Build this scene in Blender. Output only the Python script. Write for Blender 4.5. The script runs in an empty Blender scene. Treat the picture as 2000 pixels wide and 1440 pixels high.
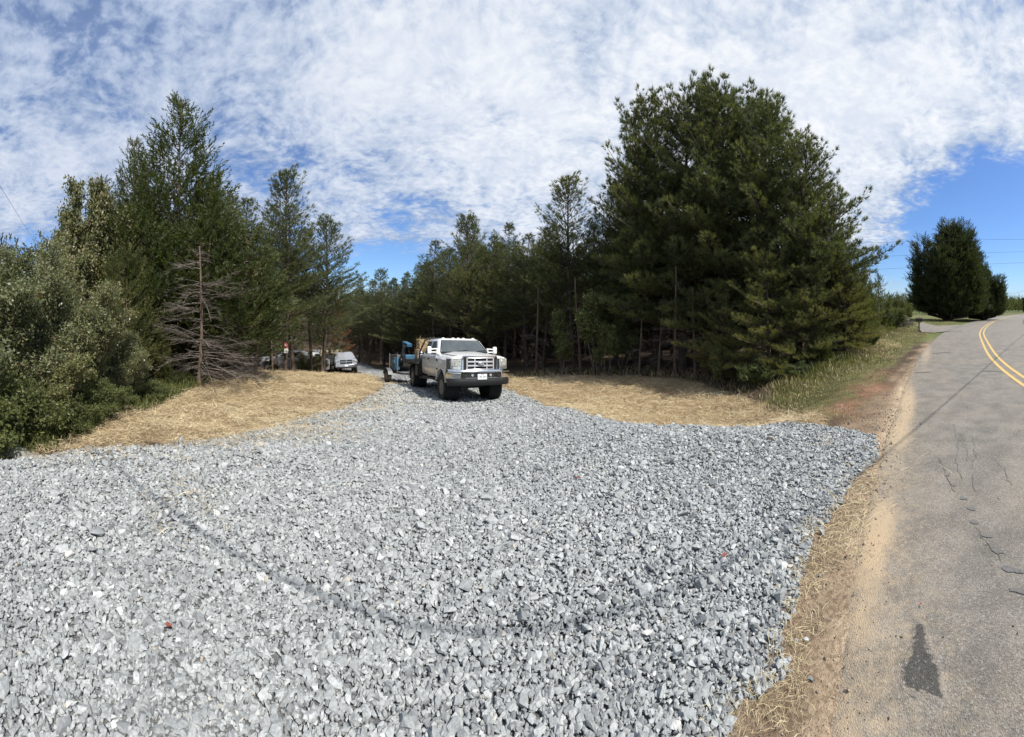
import bpy, bmesh, math, random
import numpy as np
from mathutils import Vector, Matrix
R_ = math.radians
scene = bpy.context.scene
COL = scene.collection
# ------------------------------------------------------------------ camera (a sweep panorama: cylindrical lens)
FP, CX, HY, CAMH = 697.0, 1000.0, 605.0, 1.65
cd = bpy.data.cameras.new('camera'); cam = bpy.data.objects.new('camera', cd); COL.objects.link(cam)
cam.location = (0, 0, CAMH); cam.rotation_euler = (R_(90), 0, 0)
cd.type = 'PANO'; cd.panorama_type = 'CENTRAL_CYLINDRICAL'
cd.central_cylindrical_range_u_min = -CX/FP; cd.central_cylindrical_range_u_max = (2000-CX)/FP
cd.central_cylindrical_range_v_min = -(1440-HY)/FP; cd.central_cylindrical_range_v_max = HY/FP
cd.central_cylindrical_radius = 1.0
cd.clip_start = 0.05; cd.clip_end = 20000
scene.camera = cam
# ------------------------------------------------------------------ light
SUN_AZ, SUN_EL = 128.0, 50.0
sa, se = R_(SUN_AZ), R_(SUN_EL)
SUND = Vector((math.cos(se)*math.sin(sa), math.cos(se)*math.cos(sa), math.sin(se)))
sl = bpy.data.lights.new('sun', 'SUN'); sun = bpy.data.objects.new('sun', sl); COL.objects.link(sun)
sl.energy = 4.2; sl.angle = R_(0.53); sl.color = (1.0, 0.95, 0.87)
sun.rotation_euler = (-SUND).to_track_quat('-Z', 'Y').to_euler(); sun.location = (20, -20, 40)
scene.view_settings.view_transform = 'Standard'; scene.view_settings.look = 'None'
scene.view_settings.exposure = 0.42; scene.view_settings.gamma = 1.0
try:
    scene.cycles.max_bounces = 6; scene.cycles.diffuse_bounces = 3; scene.cycles.glossy_bounces = 3
    scene.cycles.transmission_bounces = 3; scene.cycles.transparent_max_bounces = 6
    scene.cycles.caustics_reflective = False; scene.cycles.caustics_refractive = False
except Exception: pass

class NT:
    """small node-tree helper"""
    def __init__(s, tree): s.t = tree; s.n = tree.nodes; s.l = tree.links
    def new(s, typ, **kw):
        n = s.n.new(typ)
        for k, v in kw.items():
            if k == 'i':
                for a, b in v.items():
                    if hasattr(b, 'is_output') or isinstance(b, bpy.types.NodeSocket): s.l.new(b, n.inputs[a])
                    else: n.inputs[a].default_value = b
            else: setattr(n, k, v)
        return n
    def math(s, op, a, b=None, c=None, clamp=False):
        n = s.n.new('ShaderNodeMath'); n.operation = op; n.use_clamp = clamp
        for k, v in enumerate((a, b, c)):
            if v is None: continue
            if isinstance(v, bpy.types.NodeSocket): s.l.new(v, n.inputs[k])
            else: n.inputs[k].default_value = v
        return n.outputs[0]
    def vmath(s, op, a, b=None, out=0):
        n = s.n.new('ShaderNodeVectorMath'); n.operation = op
        for k, v in enumerate((a, b)):
            if v is None: continue
            if isinstance(v, bpy.types.NodeSocket): s.l.new(v, n.inputs[k])
            elif isinstance(v, (int, float)): n.inputs['Scale'].default_value = v
            else: n.inputs[k].default_value = v
        return n.outputs[out]
    def maprange(s, v, a, b, c=0.0, d=1.0, smooth=True):
        n = s.n.new('ShaderNodeMapRange'); n.interpolation_type = 'SMOOTHSTEP' if smooth else 'LINEAR'
        s.l.new(v, n.inputs[0])
        for k, x in zip((1, 2, 3, 4), (a, b, c, d)): n.inputs[k].default_value = x
        return n.outputs[0]
    def mix(s, f, a, b, blend='MIX'):
        n = s.n.new('ShaderNodeMix'); n.data_type = 'RGBA'; n.blend_type = blend; n.clamp_factor = True
        for k, v in ((0, f), (6, a), (7, b)):
            if isinstance(v, bpy.types.NodeSocket): s.l.new(v, n.inputs[k])
            elif k == 0: n.inputs[0].default_value = v
            else: n.inputs[k].default_value = (*v, 1) if len(v) == 3 else v
        return n.outputs[2]
    def noise(s, vec, scale, detail=4, rough=0.55, dist=0.0, out=0):
        n = s.n.new('ShaderNodeTexNoise'); n.inputs['Scale'].default_value = scale
        n.inputs['Detail'].default_value = detail; n.inputs['Roughness'].default_value = rough
        n.inputs['Distortion'].default_value = dist
        if vec is not None: s.l.new(vec, n.inputs['Vector'])
        return n.outputs[out]
# ------------------------------------------------------------------ sky: clear Nishita air with a broken altocumulus sheet on a plane high above
world = bpy.data.worlds.new('World'); scene.world = world; world.use_nodes = True
w = NT(world.node_tree); w.n.clear()
SKYS = 0.10
sky = w.new('ShaderNodeTexSky', sky_type='NISHITA', sun_disc=False, sun_elevation=se, sun_rotation=sa, altitude=200.0, air_density=1.0, dust_density=0.6, ozone_density=2.0)
geo = w.new('ShaderNodeTexCoord').outputs['Generated']
dirn = w.vmath('NORMALIZE', geo)
sep = w.new('ShaderNodeSeparateXYZ', i={0: dirn})
dx, dy, dz = sep.outputs[0], sep.outputs[1], sep.outputs[2]
zz = w.math('ADD', w.math('MAXIMUM', dz, 0.0), 0.20)
cu, cv = w.math('DIVIDE', dx, zz), w.math('DIVIDE', dy, zz)
P = w.new('ShaderNodeCombineXYZ', i={0: cu, 1: cv, 2: 0.0}).outputs[0]
warp = w.noise(P, 2.0, 4, 0.5, out=1)
Pw = w.vmath('ADD', P, w.vmath('SCALE', w.vmath('SUBTRACT', warp, (0.5, 0.5, 0.5)), 0.22))
big = w.noise(Pw, 1.1, 5, 0.55)
puff = w.noise(Pw, 6.5, 4, 0.55)
fine = w.noise(Pw, 24.0, 4, 0.6)
def blob(px, py, rx, ry, amp):
    """a patch of more (or less) cloud centred on one direction of the real sky"""
    a, t = (px-CX)/FP, (HY-py)/FP
    D = Vector((math.sin(a), math.cos(a), t))
    D.normalize()
    az = w.math('ARCTAN2', dx, dy)
    da = w.math('DIVIDE', w.math('SUBTRACT', az, a), rx/FP)
    el = w.math('DIVIDE', dz, w.math('SQRT', w.math('MAXIMUM', w.math('SUBTRACT', 1.0, w.math('MULTIPLY', dz, dz)), 1e-4)))
    de = w.math('DIVIDE', w.math('SUBTRACT', el, t), ry/FP)
    r2 = w.math('ADD', w.math('MULTIPLY', da, da), w.math('MULTIPLY', de, de))
    return w.math('MULTIPLY', w.math('EXPONENT', w.math('MULTIPLY', r2, -1.0)), amp)
cov = w.math('ADD', w.math('MULTIPLY', big, 0.85), w.math('ADD', w.math('MULTIPLY', puff, 0.55), w.math('MULTIPLY', fine, 0.30)))
BLOBS = [(830, 60, 170, 110, .22), (960, 130, 120, 60, .12), (2010, 430, 220, 150, -0.62), (1900, 520, 190, 95, -0.42), (1600, 250, 330, 230, 0.30), (730, 530, 160, 60, -0.42), (790, 420, 80, 45, -0.10),
         (200, 40, 240, 150, -0.14), (470, 210, 90, 110, -0.10), (60, 480, 130, 60, -0.05), (330, 90, 90, 90, 0.0),
         (560, 180, 150, 120, 0.06), (120, 330, 200, 90, 0.08), (1900, 130, 200, 100, 0.06), (1010, 300, 300, 180, 0.12), (760, 200, 260, 120, .10), (1930, 590, 120, 20, -0.2)]
for b in BLOBS:
    if b[4]: cov = w.math('ADD', cov, blob(*b))
cover = w.maprange(cov, 0.62, 0.88)
thick = w.maprange(cov, 0.74, 1.08)
shade = w.maprange(w.math('ADD', w.math('MULTIPLY', w.noise(Pw, 3.4, 4, 0.6), 0.6), w.math('MULTIPLY', fine, 0.4)), 0.36, 0.68)
c1 = w.mix(shade, (3.1, 3.9, 5.3), (4.9, 5.6, 6.8))
c2 = w.mix(shade, (5.5, 6.0, 6.9), (7.2, 7.4, 7.7))
cloud = w.mix(thick, c1, c2)
# clouds seen towards the sun's side are brighter than those away from it
sundot = w.vmath('DOT_PRODUCT', dirn, tuple(SUND), out=1)
cloud = w.mix(w.maprange(sundot, -0.75, 0.15), w.mix(1.0, cloud, (0.78, 0.82, 0.90), 'MULTIPLY'), w.mix(1.0, cloud, (1.04, 1.03, 1.01), 'MULTIPLY'))
skyc = w.mix(1.0, sky.outputs[0], (0.62, 0.82, 1.12), 'MULTIPLY')
gloom = blob(120, 40, 560, 360, 1.0)
cover = w.math('MAXIMUM', cover, w.math('MULTIPLY', gloom, .45))
cloud = w.mix(w.math('MULTIPLY', gloom, .75), cloud, w.mix(1.0, cloud, (.60, .67, .80), 'MULTIPLY'))
col = w.mix(w.math('MULTIPLY', cover, 0.96), skyc, cloud)
hz = w.maprange(dz, 0.0, 0.10, 0.55, 0.0)
col = w.mix(hz, col, (4.2, 5.4, 7.0))
below = w.maprange(dz, -0.03, 0.0)
col = w.mix(below, (1.6, 1.6, 1.5), col)
bg = w.new('ShaderNodeBackground', i={0: col, 1: SKYS})
w.l.new(bg.outputs[0], w.new('ShaderNodeOutputWorld').inputs[0])
# ------------------------------------------------------------------ tagging, mesh building
def tag(o, label=None, cat=None, group=None, kind=None):
    if label: o['label'] = label
    if cat: o['category'] = cat
    if group: o['group'] = group
    if kind: o['kind'] = kind
    return o
def empty(name, loc=(0, 0, 0), rz=0.0, mat=None):
    o = bpy.data.objects.new(name, None); COL.objects.link(o)
    o.empty_display_size = 0.3
    if mat is not None: o.matrix_world = mat
    else: o.location = loc; o.rotation_euler = (0, 0, rz)
    return o
def mesh_np(name, V, F, mats, attrs=None, parent=None, smooth=False, corner=None, link=True, matidx=None):
    """numpy arrays to one mesh object. attrs: {name: (domain, type, array)}"""
    me = bpy.data.meshes.new(name)
    V = np.ascontiguousarray(V, dtype=np.float32); F = np.ascontiguousarray(F, dtype=np.int32)
    n, k = F.shape
    me.vertices.add(len(V)); me.vertices.foreach_set('co', V.ravel())
    me.loops.add(n*k); me.loops.foreach_set('vertex_index', F.ravel())
    me.polygons.add(n); me.polygons.foreach_set('loop_start', np.arange(0, n*k, k, dtype=np.int32))
    if matidx is not None: me.polygons.foreach_set('material_index', np.ascontiguousarray(matidx, dtype=np.int32))
    for m in (mats if isinstance(mats, (list, tuple)) else [mats]): me.materials.append(m)
    for a, (dom, typ, arr) in (attrs or {}).items():
        at = me.attributes.new(a, typ, dom)
        at.data.foreach_set('color' if typ == 'FLOAT_COLOR' else 'value', np.ascontiguousarray(arr, dtype=np.float32).ravel())
    me.update(calc_edges=True); me.validate()
    me.polygons.foreach_set('use_smooth', np.full(len(me.polygons), bool(smooth)))
    if not link: return me
    o = bpy.data.objects.new(name, me); COL.objects.link(o)
    if parent: o.parent = parent
    return o
def add_obj(name, me, parent=None):
    o = bpy.data.objects.new(name, me); COL.objects.link(o)
    if parent: o.parent = parent
    return o
def rotz(a): return Matrix.Rotation(a, 4, 'Z')
class MB:
    """collects shapes into one mesh"""
    def __init__(s): s.v = []; s.f = []
    def add(s, vs, fs, M=None):
        b = len(s.v)
        for p in vs:
            p = Vector(p)
            s.v.append(M @ p if M is not None else p)
        s.f += [[b+i for i in f] for f in fs]
        return s
    def box(s, c, d, M=None, R=None):
        x, y, z = (k/2 for k in d); c = Vector(c)
        vs = [Vector((i*x, j*y, k*z)) for i in (-1, 1) for j in (-1, 1) for k in (-1, 1)]
        if R is not None: vs = [R @ v for v in vs]
        return s.add([c+v for v in vs], [(0, 1, 3, 2), (4, 6, 7, 5), (0, 4, 5, 1), (2, 3, 7, 6), (0, 2, 6, 4), (1, 5, 7, 3)], M)
    def bar(s, a, b, w=0.04, h=None):
        a, b = Vector(a), Vector(b); d = b-a
        q = d.to_track_quat('Z', 'Y').to_matrix()
        return s.box((a+b)/2, (w, h or w, d.length), R=q)
    def ring_loft(s, rings, cap=True, closed=True, M=None):
        n = len(rings[0]); vs = [p for r in rings for p in r]; fs = []
        for i in range(len(rings)-1):
            for j in range(n if closed else n-1):
                k = (j+1) % n
                fs.append((i*n+j, i*n+k, (i+1)*n+k, (i+1)*n+j))
        if cap:
            fs.append(tuple(range(n-1, -1, -1))); fs.append(tuple((len(rings)-1)*n+j for j in range(n)))
        return s.add(vs, fs, M)
    def tube(s, pts, rad, sides=8, cap=True, M=None):
        pts = [Vector(p) for p in pts]
        if not hasattr(rad, '__len__'): rad = [rad]*len(pts)
        rings = []; up = Vector((0.31, 0.17, 0.93))
        for i, p in enumerate(pts):
            d = (pts[min(i+1, len(pts)-1)]-pts[max(i-1, 0)]).normalized()
            a = d.cross(up)
            if a.length < 0.1: a = d.cross(Vector((1, 0, 0)))
            a.normalize(); b = d.cross(a)
            rings.append([p+(a*math.cos(t)+b*math.sin(t))*rad[i] for t in (2*math.pi*j/sides for j in range(sides))])
        return s.ring_loft(rings, cap, M=M)
    def cyl(s, c, axis, r, h, sides=24, r2=None, M=None):
        c = Vector(c); a = Vector(axis).normalized()
        q = a.to_track_quat('Z', 'Y').to_matrix()
        rings = [[c+q @ Vector((rr*math.cos(2*math.pi*j/sides), rr*math.sin(2*math.pi*j/sides), z)) for j in range(sides)]
                 for rr, z in ((r, -h/2), (r if r2 is None else r2, h/2))]
        return s.ring_loft(rings, True, M=M)
    def lathe(s, c, axis, prof, sides=28, M=None, closed=False):
        """prof: list of (radius, along)"""
        c = Vector(c); q = Vector(axis).normalized().to_track_quat('Z', 'Y').to_matrix()
        rings = [[c+q @ Vector((r*math.cos(2*math.pi*j/sides), r*math.sin(2*math.pi*j/sides), z)) for j in range(sides)] for r, z in prof]
        if closed: rings.append(rings[0])
        return s.ring_loft(rings, not closed, M=M)
    def prism(s, poly, lo, hi, axis='x', M=None):
        def mk(u, v, w):
            return {'x': (w, u, v), 'y': (u, w, v), 'z': (u, v, w)}[axis]
        return s.ring_loft([[Vector(mk(u, v, lo)) for u, v in poly], [Vector(mk(u, v, hi)) for u, v in poly]], True, M=M)
    def mesh(s, name, mat, smooth=None):
        me = bpy.data.meshes.new(name)
        me.from_pydata([tuple(v) for v in s.v], [], s.f); me.materials.append(mat)
        bm = bmesh.new(); bm.from_mesh(me)
        bmesh.ops.recalc_face_normals(bm, faces=bm.faces)
        if smooth is not None:
            for f in bm.faces: f.smooth = True
            for e in bm.edges:
                if len(e.link_faces) == 2 and e.calc_face_angle(0) > R_(smooth): e.smooth = False
        bm.to_mesh(me); bm.free()
        return me
    def build(s, name, mat, parent=None, bevel=0.0, smooth=35, seg=2):
        me = s.mesh(name, mat, smooth)
        o = add_obj(name, me, parent)
        if bevel:
            m = o.modifiers.new('bevel', 'BEVEL'); m.width = bevel; m.segments = seg; m.limit_method = 'ANGLE'; m.angle_limit = R_(40)
            m.harden_normals = False
        return o
def text_mesh(name, txt, size, mat, M, parent, extrude=0.002, align='CENTER', shear=0.0):
    cu = bpy.data.curves.new(name, 'FONT'); cu.body = txt; cu.size = size; cu.extrude = extrude; cu.align_x = align; cu.align_y = 'CENTER'; cu.shear = shear
    t = bpy.data.objects.new(name, cu); COL.objects.link(t)
    dg = bpy.context.evaluated_depsgraph_get()
    me = bpy.data.meshes.new_from_object(t.evaluated_get(dg)); me.materials.clear(); me.materials.append(mat); me.name = name
    bpy.data.objects.remove(t, do_unlink=True)
    me.transform(M)
    return add_obj(name, me, parent)

# ------------------------------------------------------------------ materials
def new_mat(name):
    m = bpy.data.materials.new(name); m.use_nodes = True; t = NT(m.node_tree); t.n.clear()
    out = t.new('ShaderNodeOutputMaterial'); b = t.new('ShaderNodeBsdfPrincipled'); t.l.new(b.outputs[0], out.inputs[0])
    return m, t, b, out
def mat(name, col, rough=0.6, metal=0.0, vary=0.12, scale=6.0, bump=0.0, dirt=None, coat=0.0, spec=0.5, bscale=None, alpha=None):
    m, t, b, out = new_mat(name)
    tc = t.new('ShaderNodeTexCoord').outputs['Object']
    n = t.noise(tc, scale, 5, 0.6)
    c = t.mix(n, tuple(k*(1-vary) for k in col), tuple(min(1, k*(1+vary)) for k in col))
    if dirt:
        dn = t.maprange(t.noise(tc, dirt[2], 6, 0.7), 0.45, 0.8)
        z = t.new('ShaderNodeSeparateXYZ', i={0: tc}).outputs[2]
        low = t.maprange(z, dirt[3], dirt[4], 1.0, 0.12)
        c = t.mix(t.math('MULTIPLY', t.math('MULTIPLY', t.math('ADD', dn, 0.35), low), dirt[1], clamp=True), c, dirt[0])
    t.l.new(c, b.inputs['Base Color'])
    b.inputs['Roughness'].default_value = rough; b.inputs['Metallic'].default_value = metal
    b.inputs['Coat Weight'].default_value = coat; b.inputs['Coat Roughness'].default_value = 0.05
    b.inputs['Specular IOR Level'].default_value = spec
    if bump:
        bp = t.new('ShaderNodeBump', i={'Height': t.noise(tc, bscale or scale*4, 5, 0.65), 'Strength': bump, 'Distance': 0.02})
        t.l.new(bp.outputs[0], b.inputs['Normal'])
    return m
def leaf_mat(name, stops, rough=0.55, transl=0.32, spec=0.35):
    """foliage: each leaf face carries its own 'tint'"""
    m, t, b, out = new_mat(name)
    a = t.new('ShaderNodeAttribute', attribute_name='tint').outputs['Fac']
    r = t.new('ShaderNodeValToRGB', i={0: a}); cr = r.color_ramp
    cr.elements[0].position = stops[0][0]; cr.elements[0].color = (*stops[0][1], 1)
    cr.elements[1].position = stops[-1][0]; cr.elements[1].color = (*stops[-1][1], 1)
    for p, c in stops[1:-1]: cr.elements.new(p).color = (*c, 1)
    oi = t.new('ShaderNodeObjectInfo').outputs['Random']
    c = t.mix(oi, r.outputs[0], t.mix(1.0, r.outputs[0], (1.22, 1.12, 0.95), 'MULTIPLY'))
    t.l.new(c, b.inputs['Base Color']); b.inputs['Roughness'].default_value = rough; b.inputs['Specular IOR Level'].default_value = spec
    if transl:
        tr = t.new('ShaderNodeBsdfTranslucent', i={0: t.mix(1.0, c, (1.5, 1.6, 0.7), 'MULTIPLY')})
        mx = t.new('ShaderNodeMixShader', i={0: transl, 1: b.outputs[0], 2: tr.outputs[0]})
        t.l.new(mx.outputs[0], out.inputs[0])
    return m
def bark_mat(name, c1, c2, scale=9):
    m, t, b, out = new_mat(name)
    tc = t.new('ShaderNodeTexCoord').outputs['Object']
    v = t.vmath('MULTIPLY', tc, (1, 1, 0.22))
    n = t.noise(v, scale, 6, 0.7)
    t.l.new(t.mix(t.maprange(n, 0.35, 0.65), c1, c2), b.inputs['Base Color'])
    b.inputs['Roughness'].default_value = 0.9; b.inputs['Specular IOR Level'].default_value = 0.2
    bp = t.new('ShaderNodeBump', i={'Height': n, 'Strength': 0.8, 'Distance': 0.03}); t.l.new(bp.outputs[0], b.inputs['Normal'])
    return m
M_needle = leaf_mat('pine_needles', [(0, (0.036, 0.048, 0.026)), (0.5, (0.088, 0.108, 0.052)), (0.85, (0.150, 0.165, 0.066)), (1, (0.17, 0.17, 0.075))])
M_cedar = leaf_mat('cedar_foliage', [(0, (0.026, 0.036, 0.015)), (0.5, (0.062, 0.080, 0.028)), (0.85, (0.115, 0.125, 0.042)), (1, (0.16, 0.13, 0.055))])
M_cedar_far = leaf_mat('dark_cedar_foliage', [(0, (0.020, 0.028, 0.014)), (0.6, (0.040, 0.055, 0.026)), (1, (0.075, 0.090, 0.042))])
M_leaf = leaf_mat('shrub_leaves', [(0, (0.065, 0.078, 0.036)), (0.45, (0.130, 0.145, 0.070)), (0.8, (0.22, 0.235, 0.130)), (0.93, (0.22, 0.23, 0.14)), (1, (0.20, 0.12, 0.06))], rough=0.38, spec=0.55)
M_leafg = leaf_mat('green_leaves', [(0, (0.050, 0.062, 0.026)), (0.5, (0.100, 0.125, 0.050)), (1, (0.18, 0.19, 0.085))], rough=0.45)
M_pale = leaf_mat('pale_leaves', [(0, (0.06, 0.085, 0.035)), (0.5, (0.15, 0.16, 0.085)), (0.85, (0.26, 0.25, 0.16)), (1, (0.24, 0.15, 0.10))], rough=0.42, spec=0.5)
M_rust = leaf_mat('rusty_needles', [(0, (0.10, 0.045, 0.018)), (1, (0.26, 0.12, 0.05))])
M_bark = bark_mat('pine_bark', (0.055, 0.042, 0.034), (0.125, 0.10, 0.082))
M_deadwood = bark_mat('dead_wood', (0.10, 0.085, 0.072), (0.22, 0.19, 0.162))
M_redbark = bark_mat('cedar_bark', (0.10, 0.070, 0.053), (0.20, 0.15, 0.115))
# ------------------------------------------------------------------ the lie of the land
def az_of(px): return (px-CX)/FP
def pos(px, d): a = az_of(px); return d*math.sin(a), d*math.cos(a)
def ctrl(px, d, z): x, y = pos(px, d); return (x, y, z)
C = []
for px in range(-400, 2500, 240):
    for d in (1.2, 2.6): C.append(ctrl(px, d, 0.0))
for px, d, z in [
    (1000, 4, -.10), (1000, 5, -.24), (1000, 6.2, -.47), (1000, 8, -.84), (870, 11.5, -1.32), (968, 12.2, -1.42), (806, 15.3, -1.70), (900, 13.6, -1.55), (767, 18.4, -2.12),
    (750, 22, -2.5), (700, 35, -4.4), (670, 45, -5.2), (850, 30, -3.3), (850, 8, -.80), (850, 5, -.22),
    (700, 4, -.08), (700, 6, -.34), (700, 9, -.80), (700, 15, -1.47), (700, 21, -2.30),
    (540, 4.2, 0.0), (540, 6.5, -.40), (540, 9.5, -.73), (600, 12, -1.02), (600, 16, -1.35), (600, 20, -1.92), (560, 18, -1.52), (500, 15, -1.06), (450, 13, -.88), (430, 8, -.56), (330, 4.2, 0.0), (330, 6.5, -.38),
    (390, 11, -.68), (300, 8.5, -.60), (200, 6.3, -.22), (200, 4.1, 0.0), (100, 3.9, 0.0), (0, 3.8, 0.0), (40, 5.6, -.55), (-60, 5.6, -.5), (-200, 5, -.3), (100, 6.2, -.4),
    (560, 25, -2.9), (400, 25, -2.6), (300, 18, -1.6), (150, 14, -1.1), (0, 14, -1.0), (-200, 14, -.8), (300, 40, -3.4), (500, 40, -4.6), (0, 40, -2),
    (1100, 8.5, -.78), (1100, 12, -1.32), (1100, 18, -1.60), (1100, 30, -2.4),
    (1300, 4.4, -.03), (1300, 5.6, -.20), (1300, 7, -.80), (1300, 10, -1.22), (1300, 13, -1.33), (1300, 18, -1.28), (1300, 30, -1.6),
    (1200, 6.8, -.50), (1450, 5.2, -.12), (1450, 6.6, -.70), (1450, 9, -1.02), (1450, 13, -1.06), (1450, 18, -.9), (1450, 30, -.9),
    (1550, 5.4, -.17), (1550, 6.7, -.45), (1550, 9, -.62), (1550, 14, -.50), (1650, 6.5, -.17), (1650, 9, -.25), (1650, 14, -.02), (1700, 4.6, 0.0), (1700, 8, -.13), (1700, 12, .02),
    (1700, 20, .25), (1600, 25, 0), (1720, 30, .28), (1750, 28, .2), (1780, 28, .02), (1830, 50, .2), (1760, 50, .3), (1800, 20, 0), (1900, 60, 0.1),
    (2000, 20, 0), (2000, 5, 0), (1850, 9, 0), (2200, 20, 0), (2500, 30, 0), (3000, 20, 0), (-600, 20, 0), (-900, 30, 0)]:
    C.append(ctrl(px, d, z))
C = np.array(C)
def tps_fit(C):
    n = len(C); d2 = ((C[:, None, :2]-C[None, :, :2])**2).sum(-1)
    K = 0.5*d2*np.log(d2+1e-9); K[np.arange(n), np.arange(n)] = 0.02*1.0
    Pm = np.c_[np.ones(n), C[:, :2]]
    A = np.zeros((n+3, n+3)); A[:n, :n] = K; A[:n, n:] = Pm; A[n:, :n] = Pm.T
    return np.linalg.solve(A, np.r_[C[:, 2], np.zeros(3)])
TW = tps_fit(C)
def sstep(t): t = np.clip(t, 0, 1); return t*t*(3-2*t)
# road: left edge and centre line in metres (x east, y ahead of the camera)
EDGE = np.array([(-60, -33.5), (-30, -17.6), (-12, -6.6), (-5, -2.1), (-1.5, -.45), (0, .33), (1.058, .881), (1.473, 1.102), (1.77, 1.29), (2.36, 1.576), (2.908, 1.825), (3.587, 2.147), (4.06, 2.358), (5.217, 2.80), (6.6, 3.42), (11.7, 5.4), (20.6, 8.2), (31, 10.9), (53, 14.6), (90, 18.5), (161, 21), (300, 14), (600, -30)])
def interp_road(x): return np.interp(x, EDGE[:, 0], EDGE[:, 1])
def road_w(x): return np.interp(x, [0, 20, 50, 160], [6.2, 6.4, 7.0, 7.2])
def vnoise(x, y, seed=0):
    r = np.random.RandomState(seed); out = 0
    for k in range(6):
        a = r.rand()*6.28; f = 1.0*(1.7**k); out = out+np.sin(x*f*math.cos(a)+y*f*math.sin(a)+r.rand()*6.28)*(0.75**k)
    return out/2.6
def H0(x, y):
    x = np.asarray(x, float); y = np.asarray(y, float); shp = x.shape
    xf, yf = x.ravel(), y.ravel(); z = np.zeros(len(xf)); n = len(C)
    for s in range(0, len(xf), 20000):
        a = slice(s, s+20000)
        d2 = (xf[a, None]-C[None, :, 0])**2+(yf[a, None]-C[None, :, 1])**2
        z[a] = (0.5*d2*np.log(d2+1e-9)) @ TW[:n]+TW[n]+TW[n+1]*xf[a]+TW[n+2]*yf[a]
    r = np.hypot(xf, yf); az = np.arctan2(xf, yf)
    zfar = -3.2*sstep((1.1-np.abs(az+0.15))/0.9)
    z = np.clip(z, -6, 0.6)
    t = sstep((r-42)/40); z = z*(1-t)+zfar*t
    # level under and beside the road
    off = yf-interp_road(xf); wd = road_w(xf)
    cosr = 0.92
    d = np.maximum(off, -(off+wd/cosr))
    t = sstep(1-(d-0.5)/2.2)
    z = z*(1-t)
    z = np.where(yf < interp_road(xf)-3, z*0, z)
    return z.reshape(shp)
def raym(px, py, lo=1.0, hi=70.0):
    """where the line of sight through one direction meets the ground"""
    d = np.exp(np.linspace(math.log(lo), math.log(hi), 500)); a = az_of(px)
    z = CAMH-(py-HY)/FP*d; h = H0(d*math.sin(a), d*math.cos(a))
    i = np.argmax(z < h)
    if z[i] >= h[i]: i = len(d)-1
    return d[i]*math.sin(a), d[i]*math.cos(a)
GR = [raym(px, py) for px, py in [(1415, 1440), (1420, 1400), (1450, 1360), (1510, 1310), (1500, 1240), (1540, 1170), (1550, 1100), (1556, 1040), (1600, 1010), (1660, 940), (1700, 900), (1702, 856)]]
GR += [pos(1640, 4.9), pos(1550, 5.35), pos(1450, 5.5), pos(1350, 5.7), pos(1280, 5.9), pos(1200, 7.0), pos(1150, 7.9), pos(1090, 9.0), pos(1050, 10.6), pos(1020, 12.6), pos(960, 16), pos(860, 20), pos(800, 26), pos(745, 36), pos(705, 46), pos(640, 58), pos(610, 58), pos(655, 46), pos(705, 32), pos(735, 22),
       pos(748, 18)]+[raym(a, b) for a, b in ((758, 752), (738, 768), (690, 790), (620, 812), (545, 834), (460, 852), (370, 866), (280, 876), (200, 882), (140, 886))]+[pos(100, 4.05), pos(50, 3.95), pos(-50, 3.9), (-9, -.6), (-9, -3.5), (-3.0, -.62), (-1, .3), (0, .78)]
GR = np.array(GR)
def seg_dist(x, y, poly, closed=True):
    P1 = np.asarray(poly); P2 = np.roll(P1, -1, 0) if closed else P1[1:]
    P1 = P1 if closed else P1[:-1]
    best = np.full(x.shape, 1e9)
    for a, b in zip(P1, P2):
        ab = b-a; t = np.clip(((x-a[0])*ab[0]+(y-a[1])*ab[1])/(ab@ab+1e-12), 0, 1)
        best = np.minimum(best, np.hypot(x-a[0]-t*ab[0], y-a[1]-t*ab[1]))
    return best
def inside(x, y, poly):
    c = np.zeros(x.shape, bool); P1 = np.asarray(poly); P2 = np.roll(P1, -1, 0)
    for a, b in zip(P1, P2):
        k = ((a[1] > y) != (b[1] > y)) & (x < (b[0]-a[0])*(y-a[1])/(b[1]-a[1]+1e-12)+a[0]); c ^= k
    return c
def sdist(x, y, poly): d = seg_dist(x, y, poly); return np.where(inside(x, y, poly), d, -d)
LIP = np.array([pos(1740, 4.7), pos(1640, 5.1), pos(1550, 5.6), pos(1450, 5.8), pos(1350, 6.0), pos(1280, 6.2)])
def H(x, y):
    x = np.asarray(x, float); y = np.asarray(y, float)
    z = H0(x, y); r = np.hypot(x, y)
    amp = 0.035*sstep((r-1)/4)*np.clip(1+r*0.03, 1, 3)
    off = y-interp_road(x)
    amp = amp*np.where(off > 0, sstep((off-0.3)/2), 0)
    z = z+amp*vnoise(x*0.9, y*0.9, 3)+0.4*amp*vnoise(x*3.1, y*3.1, 8)
    near = r < 14
    z = z+np.where(near & (off > 0.5), 0.028*vnoise(x*2.2+5, y*2.2, 11)*sstep((off-.5)/1.0), 0)
    return z
def Hs(x, y): return float(H(np.array([x]), np.array([y]))[0])
def ground_at(px, d): x, y = pos(px, d); return Vector((x, y, Hs(x, y)))

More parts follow.
